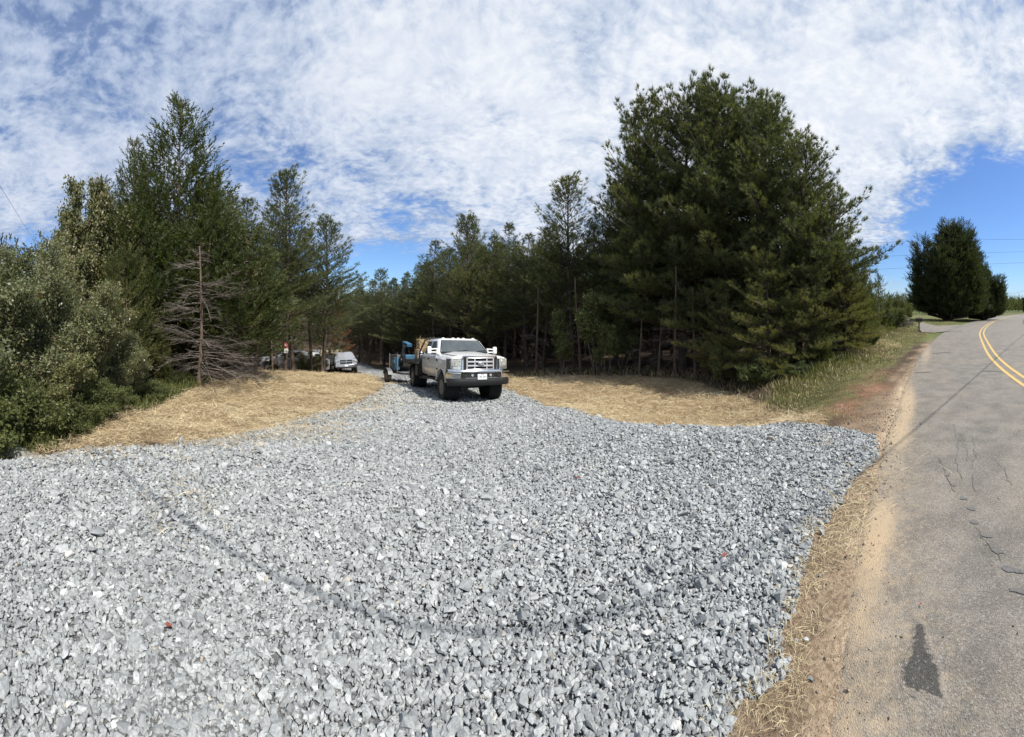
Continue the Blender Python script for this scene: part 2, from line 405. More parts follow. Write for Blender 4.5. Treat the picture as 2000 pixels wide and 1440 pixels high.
STRAW_L = np.array([raym(a, b) for a, b in ((140, 886), (200, 882), (280, 876), (370, 866), (460, 852), (545, 834), (620, 812), (690, 790), (738, 768), (757, 752))]+[pos(748, 17), pos(745, 20), pos(700, 26), pos(600, 24), pos(520, 18.5), pos(450, 14.5), pos(405, 11.8), pos(370, 10.6), pos(330, 9.4), pos(290, 8.2), pos(230, 6.9), pos(160, 5.4), pos(110, 4.5)])
STRAW_R = np.array([pos(1640, 4.9), pos(1450, 5.4), pos(1280, 5.8), pos(1150, 7.7), pos(1050, 10.4), pos(1020, 12.6), pos(980, 15.6), pos(990, 18.5), pos(1100, 17.6), pos(1250, 16.2), pos(1350, 14.5), pos(1420, 12.2), pos(1480, 9.8), pos(1540, 8.0), pos(1570, 6.6)])
GRASS_R = np.array([pos(1700, 5.0), pos(1570, 5.6), pos(1530, 8.0), pos(1500, 10.5), pos(1560, 13), pos(1640, 16), pos(1700, 22), pos(1700, 60), (60, 60), (200, 60), (200, 21.6), (90, 19.2), (53, 15.3), (31, 11.6), (20.6, 8.9), (11.7, 6.1), (7, 4.2)])
# one sheet of ground reaching the horizon, finest beside the camera
rr = np.concatenate([np.exp(np.linspace(math.log(0.35), math.log(60), 330)), np.exp(np.linspace(math.log(64), math.log(6000), 34))])
na = 760
aa = np.linspace(-math.pi, math.pi, na, endpoint=False)
RR, AA = np.meshgrid(rr, aa, indexing='ij'); X = RR*np.sin(AA); Y = RR*np.cos(AA)
Z = H(X, Y)
sg = sdist(X, Y, GR); wob = 0.12*vnoise(X*3, Y*3, 21)
mg = sstep((sg+wob*sstep(RR/8))/0.10+0.5)
ms = np.maximum(sstep((sdist(X, Y, STRAW_L)+wob*3)/0.5+0.5), sstep((sdist(X, Y, STRAW_R)+wob*2)/0.35+0.5))
mgr = sstep((sdist(X, Y, GRASS_R)+wob*3)/0.5+0.5)
off = Y-interp_road(X)
c_forest = np.array([0.085, 0.062, 0.042]); c_straw = np.array([0.36, 0.27, 0.155]); c_grass = np.array([0.135, 0.140, 0.055]); c_dirt = np.array([0.25, 0.185, 0.125])
c_grav = np.array([0.20, 0.21, 0.215]); c_red = np.array([0.25, 0.145, 0.09]); c_field = np.array([0.11, 0.14, 0.045])
colr = np.tile(c_forest, (*X.shape, 1))
def lay(m, c): 
    global colr
    colr = colr*(1-m[..., None])+c*m[..., None]
az2 = np.arctan2(X, Y)
lay(sstep((az2-0.98)/0.1)*sstep((RR-17)/3), c_field)
lay(sstep((-off-3)/2.0), c_field)
lay(mgr, c_grass)
lay(mgr*sstep((vnoise(X*.8, Y*.8, 40)-0.1)/0.5)*sstep((30-RR)/8), np.array([0.24, 0.20, 0.10]))
SB = [(1768, 790, 1.9, .20, 1.0, 25), (1752, 850, .8, .24, .9, 25), (1710, 1030, .46, .17, 1.1, 22), (1698, 1110, .4, .14, .95, 24), (1678, 1210, .3, .12, .8, 27), (1740, 1230, .5, .2, .3, 25), (1810, 690, 5, .22, .55, 22), (1985, 920, 3, .3, .12, 22), (1655, 1400, .3, .10, .6, 25)]
def sand_at(x, y):
    o = np.zeros_like(x)
    for px, py, rx_, ry_, amp, an in SB:
        d = 1.65*FP/(py-HY); cx, cy = pos(px, d); a = R_(an); u = (x-cx)*math.cos(a)+(y-cy)*math.sin(a); v = -(x-cx)*math.sin(a)+(y-cy)*math.cos(a)
        o = np.maximum(o, amp*np.exp(-(u/rx_)**2-(v/ry_)**2))
    return o
red = np.exp(-(((X-pos(1690, 6.9)[0])*.85+(Y-pos(1690, 6.9)[1])*.35)/2.3)**2-((-(X-pos(1690, 6.9)[0])*.35+(Y-pos(1690, 6.9)[1])*.85)/.55)**2)
lay(np.clip(red*1.4*(0.6+0.6*vnoise(X*4, Y*4, 50)), 0, 1), c_red)
lay(ms, c_straw)
dirtband = sstep((off+0.25)/0.2)*sstep((np.interp(RR, [0, 4.5, 7, 12], [1.5, 1.2, .55, .35])+wob*3-off)/0.4)*sstep((26-RR)/12)
lay(dirtband*sstep(1-ms), c_dirt)
lay(np.clip(sand_at(X, Y)*.8+.55*np.exp(-((off-.02)/.13)**2)*sstep((14-RR)/6)*(.5+.5*vnoise(X*1.9, Y*1.9, 90)), 0, 1)*(off > -1), np.array([.52, .41, .28]))
lay(mg, c_grav)
lay(mg*np.clip(sstep((sdist(X, Y, STRAW_L)+1.2+wob*4)/1.4)+sstep((sdist(X, Y, STRAW_R)+0.5+wob*4)/0.6), 0, 1)*0.5, c_straw*0.85)
VX = np.stack([X, Y, Z], -1).reshape(-1, 3); nr = len(rr)
i, j = np.meshgrid(np.arange(nr-1), np.arange(na), indexing='ij'); j2 = (j+1) % na
F = np.stack([i*na+j, (i+1)*na+j, (i+1)*na+j2, i*na+j2], -1).reshape(-1, 4)[:, ::-1]
VX = np.vstack([VX, [[0, 0, 0.0]]])
Ft = np.stack([np.arange(na), (np.arange(na)+1) % na, np.full(na, nr*na), np.full(na, nr*na)], -1)
# centre fan as degenerate-free quads: split pairs
Fc = np.stack([np.arange(0, na, 2), (np.arange(0, na, 2)+1) % na, (np.arange(0, na, 2)+2) % na, np.full(na//2, nr*na)], -1)[:, ::-1]
colv = np.vstack([colr.reshape(-1, 3), c_dirt[None]]); colv = np.c_[colv, np.ones(len(colv))]
rough_m = np.r_[np.maximum(ms, mgr*0.7).ravel(), 0.3]
def ground_mat():
    m, t, b, out = new_mat('ground')
    a = t.new('ShaderNodeAttribute', attribute_name='zone').outputs['Color']
    s = t.new('ShaderNodeAttribute', attribute_name='litter').outputs['Fac']
    P = t.new('ShaderNodeTexCoord').outputs['Object']
    n1 = t.noise(P, 38, 5, 0.7); n2 = t.noise(P, 2.3, 5, 0.6); n3 = t.noise(P, 160, 3, 0.6)
    f = t.math('ADD', t.math('MULTIPLY', t.maprange(n1, .3, .7), 0.7), t.math('ADD', t.math('MULTIPLY', t.maprange(n2, .35, .65), 0.35), t.math('MULTIPLY', n3, 0.4)))
    c = t.mix(t.maprange(f, 0.35, 1.15, smooth=False), t.mix(1.0, a, (0.55, 0.52, 0.50), 'MULTIPLY'), t.mix(1.0, a, (1.4, 1.4, 1.42), 'MULTIPLY'))
    t.l.new(c, b.inputs['Base Color']); b.inputs['Roughness'].default_value = 0.95; b.inputs['Specular IOR Level'].default_value = 0.15
    bp = t.new('ShaderNodeBump', i={'Height': t.math('ADD', t.math('MULTIPLY', n1, t.math('ADD', t.math('MULTIPLY', s, .8), .12)), t.math('MULTIPLY', n3, 0.35)), 'Strength': 0.8, 'Distance': 0.04}); t.l.new(bp.outputs[0], b.inputs['Normal'])
    return m
ground = mesh_np('ground', VX, np.vstack([F, Fc]), ground_mat(), {'zone': ('POINT', 'FLOAT_COLOR', colv), 'litter': ('POINT', 'FLOAT', rough_m)}, smooth=True)
ground['kind'] = 'structure'

# ------------------------------------------------------------------ road: asphalt strip, double yellow line, patches
xs = np.concatenate([np.linspace(-60, -3, 40)[:-1], np.linspace(-3, 12, 301), np.linspace(12, 60, 200)[1:], np.linspace(60, 600, 160)[1:]])
def smooth_edge(x):
    # smoothed version of the polyline so the bends are soft
    o = np.zeros_like(x); W = 0
    for k in np.linspace(-1, 1, 9):
        wt = 1-abs(k)*.8; o += wt*interp_road(x+k*(0.25+np.clip(np.abs(x)*.22-.8, 0, 16))); W += wt
    return o/W
ye = smooth_edge(xs)
tx = np.gradient(xs); ty = np.gradient(ye); tl = np.hypot(tx, ty); nx_, ny_ = ty/tl, -tx/tl      # normal towards the far lane (right)
rag = 0.03*vnoise(xs*5, xs*0, 60)
us = np.concatenate([[0, .04, .1], np.linspace(.2, 2, 34), np.linspace(2.1, 7, 30)])
wdt = road_w(xs)
RX = np.zeros((len(xs), len(us))); RY = RX.copy(); UA = RX.copy()
for k, u in enumerate(us):
    uu = (u if u <= 2 else 2+(u-2)*(wdt-2)/5.0)+rag*max(0, 1-u/.6)
    RX[:, k] = xs+nx_*uu; RY[:, k] = ye+ny_*uu; UA[:, k] = uu
crown = lambda u: 0.045*(1-((u-3.1)/3.2)**2)
UU = UA
RZ = 0.012+np.clip(crown(np.clip(UU, 0, 6.3)), 0, 1)-0.03*(1-sstep(UU/.05))
fade = sstep(UU/0.5)
sand = np.zeros_like(RX)
def sandblob(px, py, rx, ry, amp, ang=25):
    global sand
    d = 1.65*FP/(py-HY); cx, cy = pos(px, d); a = R_(ang); u = (RX-cx)*math.cos(a)+(RY-cy)*math.sin(a); v = -(RX-cx)*math.sin(a)+(RY-cy)*math.cos(a)
    sand = np.maximum(sand, amp*np.exp(-(u/rx)**2-(v/ry)**2))
sand = sand_at(RX, RY)
sand = np.maximum(sand, (0.62+.3*vnoise(RX*1.9, RY*1.9, 90))*np.exp(-(UU/.16)**2)*sstep((14-RX)/6))
sand = np.maximum(sand, 0.46*np.exp(-(UU/.62)**2)*sstep((9-RX)/6)) ; sand = np.maximum(sand, 0.26*np.exp(-((UU-1.5)/.7)**2)*sstep((4-RX)/4))
n1_, n2_ = RX.shape
i, j = np.meshgrid(np.arange(n1_-1), np.arange(n2_-1), indexing='ij')
F = np.stack([i*n2_+j, i*n2_+j+1, (i+1)*n2_+j+1, (i+1)*n2_+j], -1).reshape(-1, 4)
def asphalt(name, light=0.86, patch=False):
    m, t, b, out = new_mat(name)
    P = t.new('ShaderNodeTexCoord').outputs['Object']
    s = t.new('ShaderNodeAttribute', attribute_name='sand').outputs['Fac']
    v = t.new('ShaderNodeTexVoronoi', i={'Vector': P, 'Scale': 150.0}); v2 = t.new('ShaderNodeTexVoronoi', i={'Vector': P, 'Scale': 120.0})
    n = t.noise(P, 3.0, 6, 0.65); n4 = t.noise(P, 0.5, 4, 0.6); nf = t.noise(P, 240, 3, 0.6)
    base = t.mix(t.maprange(n, .3, .7), (0.145*light, 0.134*light, 0.118*light), (0.250*light, 0.228*light, 0.196*light))
    base = t.mix(t.maprange(n4, .35, .7, 0, .45), base, (0.255*light, 0.225*light, 0.185*light))
    spk = t.maprange(v.outputs['Color'], 0.0, 1.0, 0.62, 1.5, smooth=False)
    base = t.mix(1.0, base, t.new('ShaderNodeCombineColor', i={0: spk, 1: spk, 2: spk}).outputs[0], 'MULTIPLY')
    chips = t.maprange(t.new('ShaderNodeSeparateColor', i={0: v2.outputs['Color']}).outputs[0], .9, .96)
    base = t.mix(t.math('MULTIPLY', chips, .5), base, (0.42*light, 0.40*light, 0.37*light))
    sf = t.maprange(t.math('ADD', s, t.math('MULTIPLY', t.math('SUBTRACT', t.noise(P, 22, 7, .75), .5), 1.3)), 0.10, 0.95)
    c = t.mix(t.math('MULTIPLY', sf, 0.96), base, t.mix(nf, (0.36, 0.27, 0.17), (0.54, 0.42, 0.28)))
    if patch:
        e = t.new('ShaderNodeAttribute', attribute_name='core').outputs['Fac']
        k = t.maprange(t.math('ADD', e, t.math('MULTIPLY', t.math('SUBTRACT', t.noise(P, 34, 7, .75), .5), 1.7)), .38, .72)
        c = t.mix(t.math('MULTIPLY', k, .93), c, t.mix(1.0, t.new('ShaderNodeCombineColor', i={0: spk, 1: spk, 2: spk}).outputs[0], (.055, .053, .048), 'MULTIPLY'))
        c = t.mix(t.math('MULTIPLY', t.math('MULTIPLY', chips, k), .35), c, (.30, .29, .27))
    t.l.new(t.mix(t.maprange(t.noise(P, 1.1, 6, .65), .45, .75, 0, .5), c, t.mix(1.0, c, (1.28, 1.2, 1.08), 'MULTIPLY')), b.inputs['Base Color']); b.inputs['Roughness'].default_value = 0.82; b.inputs['Specular IOR Level'].default_value = 0.35
    h = t.math('ADD', v.outputs['Distance'], t.math('MULTIPLY', nf, .5))
    bp = t.new('ShaderNodeBump', i={'Height': h, 'Strength': 0.55, 'Distance': 0.008}); t.l.new(bp.outputs[0], b.inputs['Normal'])
    return m
M_asph = asphalt('asphalt')
road = mesh_np('road', np.stack([RX, RY, RZ], -1).reshape(-1, 3), F, M_asph, {'sand': ('POINT', 'FLOAT', sand.ravel())}, smooth=True)
road['kind'] = 'structure'
def road_z(x, y):
    x = np.asarray(x, float); sh = x.shape; xf = np.atleast_1d(x).ravel(); yf = np.atleast_1d(np.asarray(y, float)).ravel()
    e = np.interp(xf, xs, ye); g = np.interp(xf, xs, ty/tx); u0 = (e-yf)/np.sqrt(1+g*g)
    x2 = xf-u0*g/np.sqrt(1+g*g); e = np.interp(x2, xs, ye); g = np.interp(x2, xs, ty/tx); u = (e+(xf-x2)*g-yf)/np.sqrt(1+g*g)
    z = 0.012+np.clip(crown(np.clip(u, 0, 6.3)), 0, 1)-0.03*(1-sstep(u/.05)); return z.reshape(sh) if sh else z[0]
M_yel = mat('yellow_paint', (0.56, 0.38, 0.13), 0.8, vary=0.35, scale=14, bump=0.3, bscale=120)
CEN = np.array([(-60, -37.5), (-12, -10.1), (0, -3.05), (7.75, 1.1), (11.5, 2.62), (24, 6.35), (35, 8.6), (49, 10.9), (70, 13.2), (99, 15.5), (161, 17.2), (300, 10)])
def cen(x):
    o = 0; W = 0
    for k in np.linspace(-1, 1, 9):
        wt = 1-abs(k)*.8; o = o+wt*np.interp(x+k*(1+np.clip(np.abs(x)*.2, 0, 14)), CEN[:, 0], CEN[:, 1]); W += wt
    return o/W
for s_ in (-0.13, 0.13):
    x = np.concatenate([np.linspace(-40, 60, 500), np.linspace(61, 250, 100)]); y = cen(x); gx, gy = np.gradient(x), np.gradient(y); L = np.hypot(gx, gy); ax, ay = gy/L, -gx/L
    V = []
    for k, u in enumerate((s_-.048, s_+.048)):
        jit = 0.004*vnoise(x*9, x*0, 70+k)
        V.append(np.stack([x+ax*(u+jit), y+ay*(u+jit), road_z(x+ax*u, y+ay*u)+0.006], -1))
    V = np.stack(V, 1).reshape(-1, 3); n = len(x); i = np.arange(n-1)
    o = mesh_np('road_marking', V, np.stack([2*i, 2*i+1, 2*i+3, 2*i+2], -1), M_yel, smooth=True); o['kind'] = 'structure'
def road_poly(name, pts, mt, lift=0.005, jag=0.01, seed=1, kind='structure'):
    rnd = random.Random(seed); V = []
    P_ = [pos(px, CAMH*FP/(py-HY)) for px, py in pts]; Q = []
    for k, (x0, y0) in enumerate(P_):
        x1, y1 = P_[(k+1) % len(P_)]; L = math.hypot(x1-x0, y1-y0); n = max(1, int(L/0.04))
        for q in range(n):
            t = q/n; Q.append((x0+(x1-x0)*t+rnd.uniform(-jag, jag), y0+(y1-y0)*t+rnd.uniform(-jag, jag)))
    bm = bmesh.new(); vs = [bm.verts.new((x, y, float(road_z(x, y))+lift)) for x, y in Q]; f = bm.faces.new(vs)
    bmesh.ops.triangulate(bm, faces=[f]); bmesh.ops.recalc_face_normals(bm, faces=bm.faces)
    me = bpy.data.meshes.new(name); bm.to_mesh(me); bm.free(); me.materials.append(mt)
    if me.polygons and me.polygons[0].normal.z < 0: me.flip_normals()
    o = add_obj(name, me); o['kind'] = kind; return o
M_patch = mat('fresh_patch', (0.062, 0.060, 0.056), 0.75, vary=0.5, scale=60, bump=0.9, bscale=110)
M_seam = mat('tar_seam', (0.115, 0.106, 0.092), 0.8, vary=0.3, scale=40)
M_worn = mat('worn_asphalt', (0.145, 0.14, 0.134), 0.85, vary=0.3, scale=45, bump=0.5, bscale=100)
PP = np.array([pos(px, CAMH*FP/(py-HY)) for px, py in [(1793, 1226), (1801, 1232), (1806, 1262), (1820, 1290), (1832, 1325), (1834, 1352), (1845, 1388), (1824, 1372), (1806, 1362), (1790, 1368), (1778, 1356), (1768, 1350), (1770, 1318), (1776, 1295), (1787, 1268)]])
gx_, gy_ = np.meshgrid(np.linspace(PP[:, 0].min()-.12, PP[:, 0].max()+.12, 120), np.linspace(PP[:, 1].min()-.12, PP[:, 1].max()+.12, 90), indexing='ij')
core = sstep((sdist(gx_, gy_, PP)+.018*vnoise(gx_*30, gy_*30, 3))/.045+.5); n1_, n2_ = gx_.shape; i, j = np.meshgrid(np.arange(n1_-1), np.arange(n2_-1), indexing='ij')
sv_ = np.maximum(sand_at(gx_, gy_), 0.46*np.exp(-(((interp_road(gx_)-gy_)*.915)/.62)**2))
uu_ = np.clip((interp_road(gx_)-gy_)*.915, 0, 9)
o = mesh_np('road_patch', np.stack([gx_, gy_, road_z(gx_, gy_)-.012+.015*sstep((sdist(gx_, gy_, PP)+.06)/.05)], -1).reshape(-1, 3), np.stack([i*n2_+j, (i+1)*n2_+j, (i+1)*n2_+j+1, i*n2_+j+1], -1).reshape(-1, 4)[(sdist(gx_, gy_, PP)[:-1, :-1] > -.07).ravel()], asphalt('patched_asphalt', patch=True), {'core': ('POINT', 'FLOAT', core.ravel()), 'sand': ('POINT', 'FLOAT', sv_.ravel())}, smooth=True); o['kind'] = 'structure'
for k, (a, b, wd_) in enumerate([((1742, 860), (1796, 842), 3), ((1822, 692), (1858, 690), 1.6), ((1918, 729.5), (1962, 730), 1.3), ((1785, 729), (1818, 729.5), 1.2), ((1842, 649.5), (1880, 648.5), .8)]):
    if k == 0: continue
    road_poly('road_seam', [(a[0], a[1]-wd_/2), (b[0], b[1]-wd_/2), (b[0], b[1]+wd_/2), (a[0], a[1]+wd_/2)], M_seam, 0.005, 0.004, 10+k)
rnd = random.Random(9)
for px, py, w_, h_ in [(1990, 1168, 22, 6), (1975, 1125, 24, 7), (1950, 1088, 16, 6), (1928, 1058, 12, 4), (1903, 1030, 10, 4), (1897, 1003, 11, 4), (1882, 982, 9, 4), (1862, 955, 7, 3), (1852, 935, 6, 2.5), (1990, 1130, 12, 4)]:
    P4 = [(px+w_*math.cos(t)*rnd.uniform(.7, 1.1), py+h_*math.sin(t)*rnd.uniform(.6, 1.1)+w_*math.cos(t)*.15) for t in np.linspace(0, 6.28, 11)[:-1]]
    road_poly('road_scar', P4, M_worn, 0.004, 0.005, int(px+py))
def crack(pts, wid, seed):
    rnd = random.Random(seed); P_ = [pos(px, CAMH*FP/(py-HY)) for px, py in pts]; Q = []
    for (x0, y0), (x1, y1) in zip(P_[:-1], P_[1:]):
        n = max(2, int(math.hypot(x1-x0, y1-y0)/0.05))
        for q in range(n): t = q/n; Q.append((x0+(x1-x0)*t+rnd.uniform(-.02, .02), y0+(y1-y0)*t+rnd.uniform(-.02, .02)))
    V = []; 
    for k, (x, y) in enumerate(Q):
        a, b = Q[max(0, k-1)], Q[min(len(Q)-1, k+1)]; tx_, ty_ = b[0]-a[0], b[1]-a[1]; l = math.hypot(tx_, ty_) or 1; w2 = wid*rnd.uniform(.3, 1)
        for s in (-1, 1): V.append((x-ty_/l*w2*s, y+tx_/l*w2*s, float(road_z(x, y))+0.004))
    n = len(Q); i = np.arange(n-1)
    o = mesh_np('road_crack', np.array(V), np.stack([2*i, 2*i+1, 2*i+3, 2*i+2], -1)[:, ::-1], M_seam); o['kind'] = 'structure'
for k, c in enumerate([[(1862, 835), (1872, 870), (1868, 910), (1880, 950)], [(1875, 850), (1890, 890), (1885, 915)], [(1838, 905), (1848, 940), (1870, 975)], [(1900, 860), (1905, 900), (1898, 940), (1912, 985)], [(1830, 900), (1843, 918)], [(1945, 905), (1965, 935), (1975, 965)], [(1905, 1040), (1935, 1075), (1965, 1120)]]): crack(c, .0035, k)
# far side drive joining the road by the mailbox
SD = np.array([pos(1852, 26.5), pos(1825, 24.8), pos(1800, 26.5), pos(1790, 34), pos(1802, 40), pos(1828, 35), pos(1880, 38)])
bm = bmesh.new(); vs = [bm.verts.new((x, y, Hs(x, y)+0.05)) for x, y in SD]; bm.faces.new(vs); me = bpy.data.meshes.new('side_drive'); bmesh.ops.triangulate(bm, faces=bm.faces); bmesh.ops.recalc_face_normals(bm, faces=bm.faces); bm.to_mesh(me); bm.free()
me.materials.append(M_asph)
if me.polygons[0].normal.z < 0: me.flip_normals()
o = add_obj('side_drive', me); o['kind'] = 'structure'
# ------------------------------------------------------------------ loose matter nobody could count: gravel, straw, grass
RS = np.random.RandomState(7)
def rand_rot(n, rs=RS):
    q = rs.normal(size=(n, 4)); q /= np.linalg.norm(q, axis=1)[:, None]; w_, x, y, z = q.T
    return np.stack([1-2*(y*y+z*z), 2*(x*y-z*w_), 2*(x*z+y*w_), 2*(x*y+z*w_), 1-2*(x*x+z*z), 2*(y*z-x*w_), 2*(x*z-y*w_), 2*(y*z+x*w_), 1-2*(x*x+y*y)], -1).reshape(n, 3, 3)
def scatter(protos, pos_, rot, scl, tint, which=None, rs=RS):
    """many small copies written into one vertex/face/tint array; protos: [(V, F)] of equal face size"""
    n = len(pos_); which = rs.randint(0, len(protos), n) if which is None else which
    VV, FF, TT = [], [], []; base = 0
    for k, (pv, pf) in enumerate(protos):
        ix = np.where(which == k)[0]
        if not len(ix): continue
        v = pv[None]*scl[ix][:, None, :] if scl.ndim == 2 else pv[None]*scl[ix][:, None, None]
        v = np.einsum('nij,nkj->nki', rot[ix], v)+pos_[ix][:, None, :]
        f = pf[None]+(np.arange(len(ix))*len(pv))[:, None, None]+base
        VV.append(v.reshape(-1, 3)); FF.append(f.reshape(-1, pf.shape[1])); TT.append(np.repeat(tint[ix], len(pf))); base += len(ix)*len(pv)
    return np.vstack(VV), np.vstack(FF), np.concatenate(TT)
def stone_protos(n=28, seed=4):
    rnd = random.Random(seed); out = []
    for _ in range(n):
        bm = bmesh.new(); sx, sy, sz = rnd.uniform(.9, 1.3), rnd.uniform(.65, .95), rnd.uniform(.38, .68)
        for k in range(rnd.randint(9, 14)):
            v = Vector((rnd.gauss(0, 1), rnd.gauss(0, 1), rnd.gauss(0, 1))).normalized()*rnd.uniform(.85, 1.05)
            bm.verts.new((v.x*sx*.5, v.y*sy*.5, v.z*sz*.5))
        bmesh.ops.convex_hull(bm, input=bm.verts)
        for v in [v for v in bm.verts if not v.link_faces]: bm.verts.remove(v)
        bmesh.ops.triangulate(bm, faces=bm.faces); bmesh.ops.recalc_face_normals(bm, faces=bm.faces)
        bm.verts.index_update()
        out.append((np.array([v.co[:] for v in bm.verts]), np.array([[v.index for v in f.verts] for f in bm.faces]))); bm.free()
    return out
def polar_pts(dens, r0, r1, a0, a1, rs=RS):
    n = int(dens*(r1*r1-r0*r0)/2*(a1-a0)); r = np.sqrt(rs.rand(n)*(r1*r1-r0*r0)+r0*r0); a = a0+rs.rand(n)*(a1-a0)
    return r*np.sin(a), r*np.cos(a)
def tint_mat(name, ramp, rough=0.8, bump=0.0, bscale=60, spec=0.3, tr=0.0, speck=0.0):
    m, t, b, out = new_mat(name)
    a = t.new('ShaderNodeAttribute', attribute_name='tint').outputs['Fac']
    r = t.new('ShaderNodeValToRGB', i={0: a}); cr = r.color_ramp
    cr.elements[0].position = ramp[0][0]; cr.elements[0].color = (*ramp[0][1], 1); cr.elements[1].position = ramp[-1][0]; cr.elements[1].color = (*ramp[-1][1], 1)
    for p, c in ramp[1:-1]: cr.elements.new(p).color = (*c, 1)
    c = r.outputs[0]
    if speck:
        P = t.new('ShaderNodeTexCoord').outputs['Object']; n = t.noise(P, bscale, 5, .7)
        c = t.mix(t.maprange(n, .3, .7), t.mix(1.0, c, (1-speck,)*3, 'MULTIPLY'), t.mix(1.0, c, (1+speck,)*3, 'MULTIPLY'))
        if bump:
            bp = t.new('ShaderNodeBump', i={'Height': n, 'Strength': bump, 'Distance': 0.01}); t.l.new(bp.outputs[0], b.inputs['Normal'])
    t.l.new(c, b.inputs['Base Color']); b.inputs['Roughness'].default_value = rough; b.inputs['Specular IOR Level'].default_value = spec
    return m
M_stone = tint_mat('crushed_granite', [(0, (0.175, 0.185, 0.188)), (.3, (0.270, 0.283, 0.284)), (.62, (0.360, 0.375, 0.372)), (.86, (0.45, 0.463, 0.457)), (.93, (0.58, 0.585, 0.575)), (.965, (0.40, 0.36, 0.29)), (1, (0.33, 0.31, 0.27))], 0.78, .5, 70, .3, speck=.22)
def make_gravel():
    px, py, ps = [], [], []
    for dens, r0, r1, a0, a1, sz in [(7000, .45, 2.0, -1.6, .9, .0235), (5600, 2.0, 3.6, -1.6, 1.1, .0255), (4000, 3.6, 6.0, -1.6, 1.15, .028), (2000, 6.0, 10, -1.1, .9, .035), (550, 10, 17, -.75, .35, .068), (60, 17, 34, -.6, .05, .09)]:
        x, y = polar_pts(dens, r0, r1, a0, a1)
        px.append(x); py.append(y); ps.append(np.full(len(x), sz))
    x, y, s = map(np.concatenate, (px, py, ps))
    sd = sdist(x, y, GR)
    edge = 0.05+0.05*vnoise(x*3, y*3, 21)
    keep = (sd > -edge*1.5) & ((sd > .05) | (RS.rand(len(x)) < .75))
    # straw lies over the stones at the far-left margin
    thin = sstep((sdist(x, y, STRAW_L)+0.9+0.5*vnoise(x*2, y*2, 5))/1.5)
    keep &= RS.rand(len(x)) > thin*.75
    x, y, s, sd = x[keep], y[keep], s[keep], sd[keep]
    # strays rolled on to the dirt beside the pad
    xs_, ys_ = polar_pts(60, .8, 6.5, .3, 1.25); o = ys_-interp_road(xs_); q = (sdist(xs_, ys_, GR) < 0) & (o > .02)
    dd = -sdist(xs_, ys_, GR); q &= RS.rand(len(xs_)) < (np.exp(-dd/.14)+.05)
    x = np.r_[x, xs_[q]]; y = np.r_[y, ys_[q]]; s = np.r_[s, np.full(q.sum(), .035)]; sd = np.r_[sd, np.full(q.sum(), -.1)]
    n = len(x); scl = s*np.exp(RS.normal(0, .40, n)); scl = np.clip(scl, .015, .11)
    z = H(x, y)+scl*RS.uniform(.0, .34, n)+0.012*np.clip(sd/.2, 0, 1)
    rot = rand_rot(n)
    # mostly lying down: blend by picking tilt-limited rotations for two thirds
    a = RS.rand(n)*6.283; tl = RS.normal(0, .38, n); b = RS.rand(n)*6.283
    ca, sa_, ct, st, cb, sb = np.cos(a), np.sin(a), np.cos(tl), np.sin(tl), np.cos(b), np.sin(b)
    Rz = np.zeros((n, 3, 3)); Rz[:, 0, 0] = ca; Rz[:, 0, 1] = -sa_; Rz[:, 1, 0] = sa_; Rz[:, 1, 1] = ca; Rz[:, 2, 2] = 1
    Rx = np.zeros((n, 3, 3)); Rx[:, 0, 0] = 1; Rx[:, 1, 1] = ct; Rx[:, 1, 2] = -st; Rx[:, 2, 1] = st; Rx[:, 2, 2] = ct
    Rb = np.zeros((n, 3, 3)); Rb[:, 0, 0] = cb; Rb[:, 0, 1] = -sb; Rb[:, 1, 0] = sb; Rb[:, 1, 1] = cb; Rb[:, 2, 2] = 1
    flat = Rz @ Rx @ Rb; rot = np.where((RS.rand(n) < .7)[:, None, None], flat, rot)
    tint = np.clip(RS.beta(2.3, 2.0, n)*.9+.05*vnoise(x*.9, y*.9, 31), 0, .9); tint = np.where(RS.rand(n) < .022, RS.uniform(.88, .97, n), tint)
    V, F, T = scatter(stone_protos(), np.stack([x, y, z], -1), rot, scl, tint)
    o = mesh_np('gravel', V, F, M_stone, {'tint': ('FACE', 'FLOAT', T)}); tag(o, kind='stuff', label='pale grey crushed stone spread over the wide driveway apron', cat='gravel')
    print('stones', n, 'tris', len(F))
make_gravel()

M_straw = tint_mat('straw_stalks', [(0, (0.20, 0.135, 0.075)), (.35, (0.38, 0.29, 0.165)), (.75, (0.58, 0.475, 0.29)), (1, (0.74, 0.65, 0.44))], 0.55, spec=.4)
def strands(x, y, z, L, wd, pitch, tint, name, mt, bend=.25, rs=RS, link=True):
    """thin two-segment blades: each has a kink so it does not read as a needle"""
    n = len(x); a = rs.rand(n)*6.283; ca, sa_ = np.cos(a), np.sin(a); cp, sp = np.cos(pitch), np.sin(pitch)
    d = np.stack([ca*cp, sa_*cp, sp], -1); side = np.stack([-sa_, ca, np.zeros(n)], -1)
    side = side+rs.normal(0, .35, (n, 3)); side /= np.linalg.norm(side, axis=1)[:, None]
    p0 = np.stack([x, y, z], -1); k = rs.normal(0, bend, (n, 3)); k[:, 2] = -np.abs(k[:, 2])*.6
    p1 = p0+d*L[:, None]*.5; p2 = p1+(d+k)*L[:, None]*.5
    w_ = side*wd[:, None]*.5
    V = np.stack([p0-w_, p0+w_, p1+w_, p1-w_, p2+w_*.5, p2-w_*.5], 1).reshape(-1, 3)
    b = (np.arange(n)*6)[:, None]; F = np.stack([b+np.array([0, 1, 2, 3]), b+np.array([3, 2, 4, 5])], 1).reshape(-1, 4)
    return mesh_np(name, V, F, mt, {'tint': ('FACE', 'FLOAT', np.repeat(tint, 2))}, link=link)
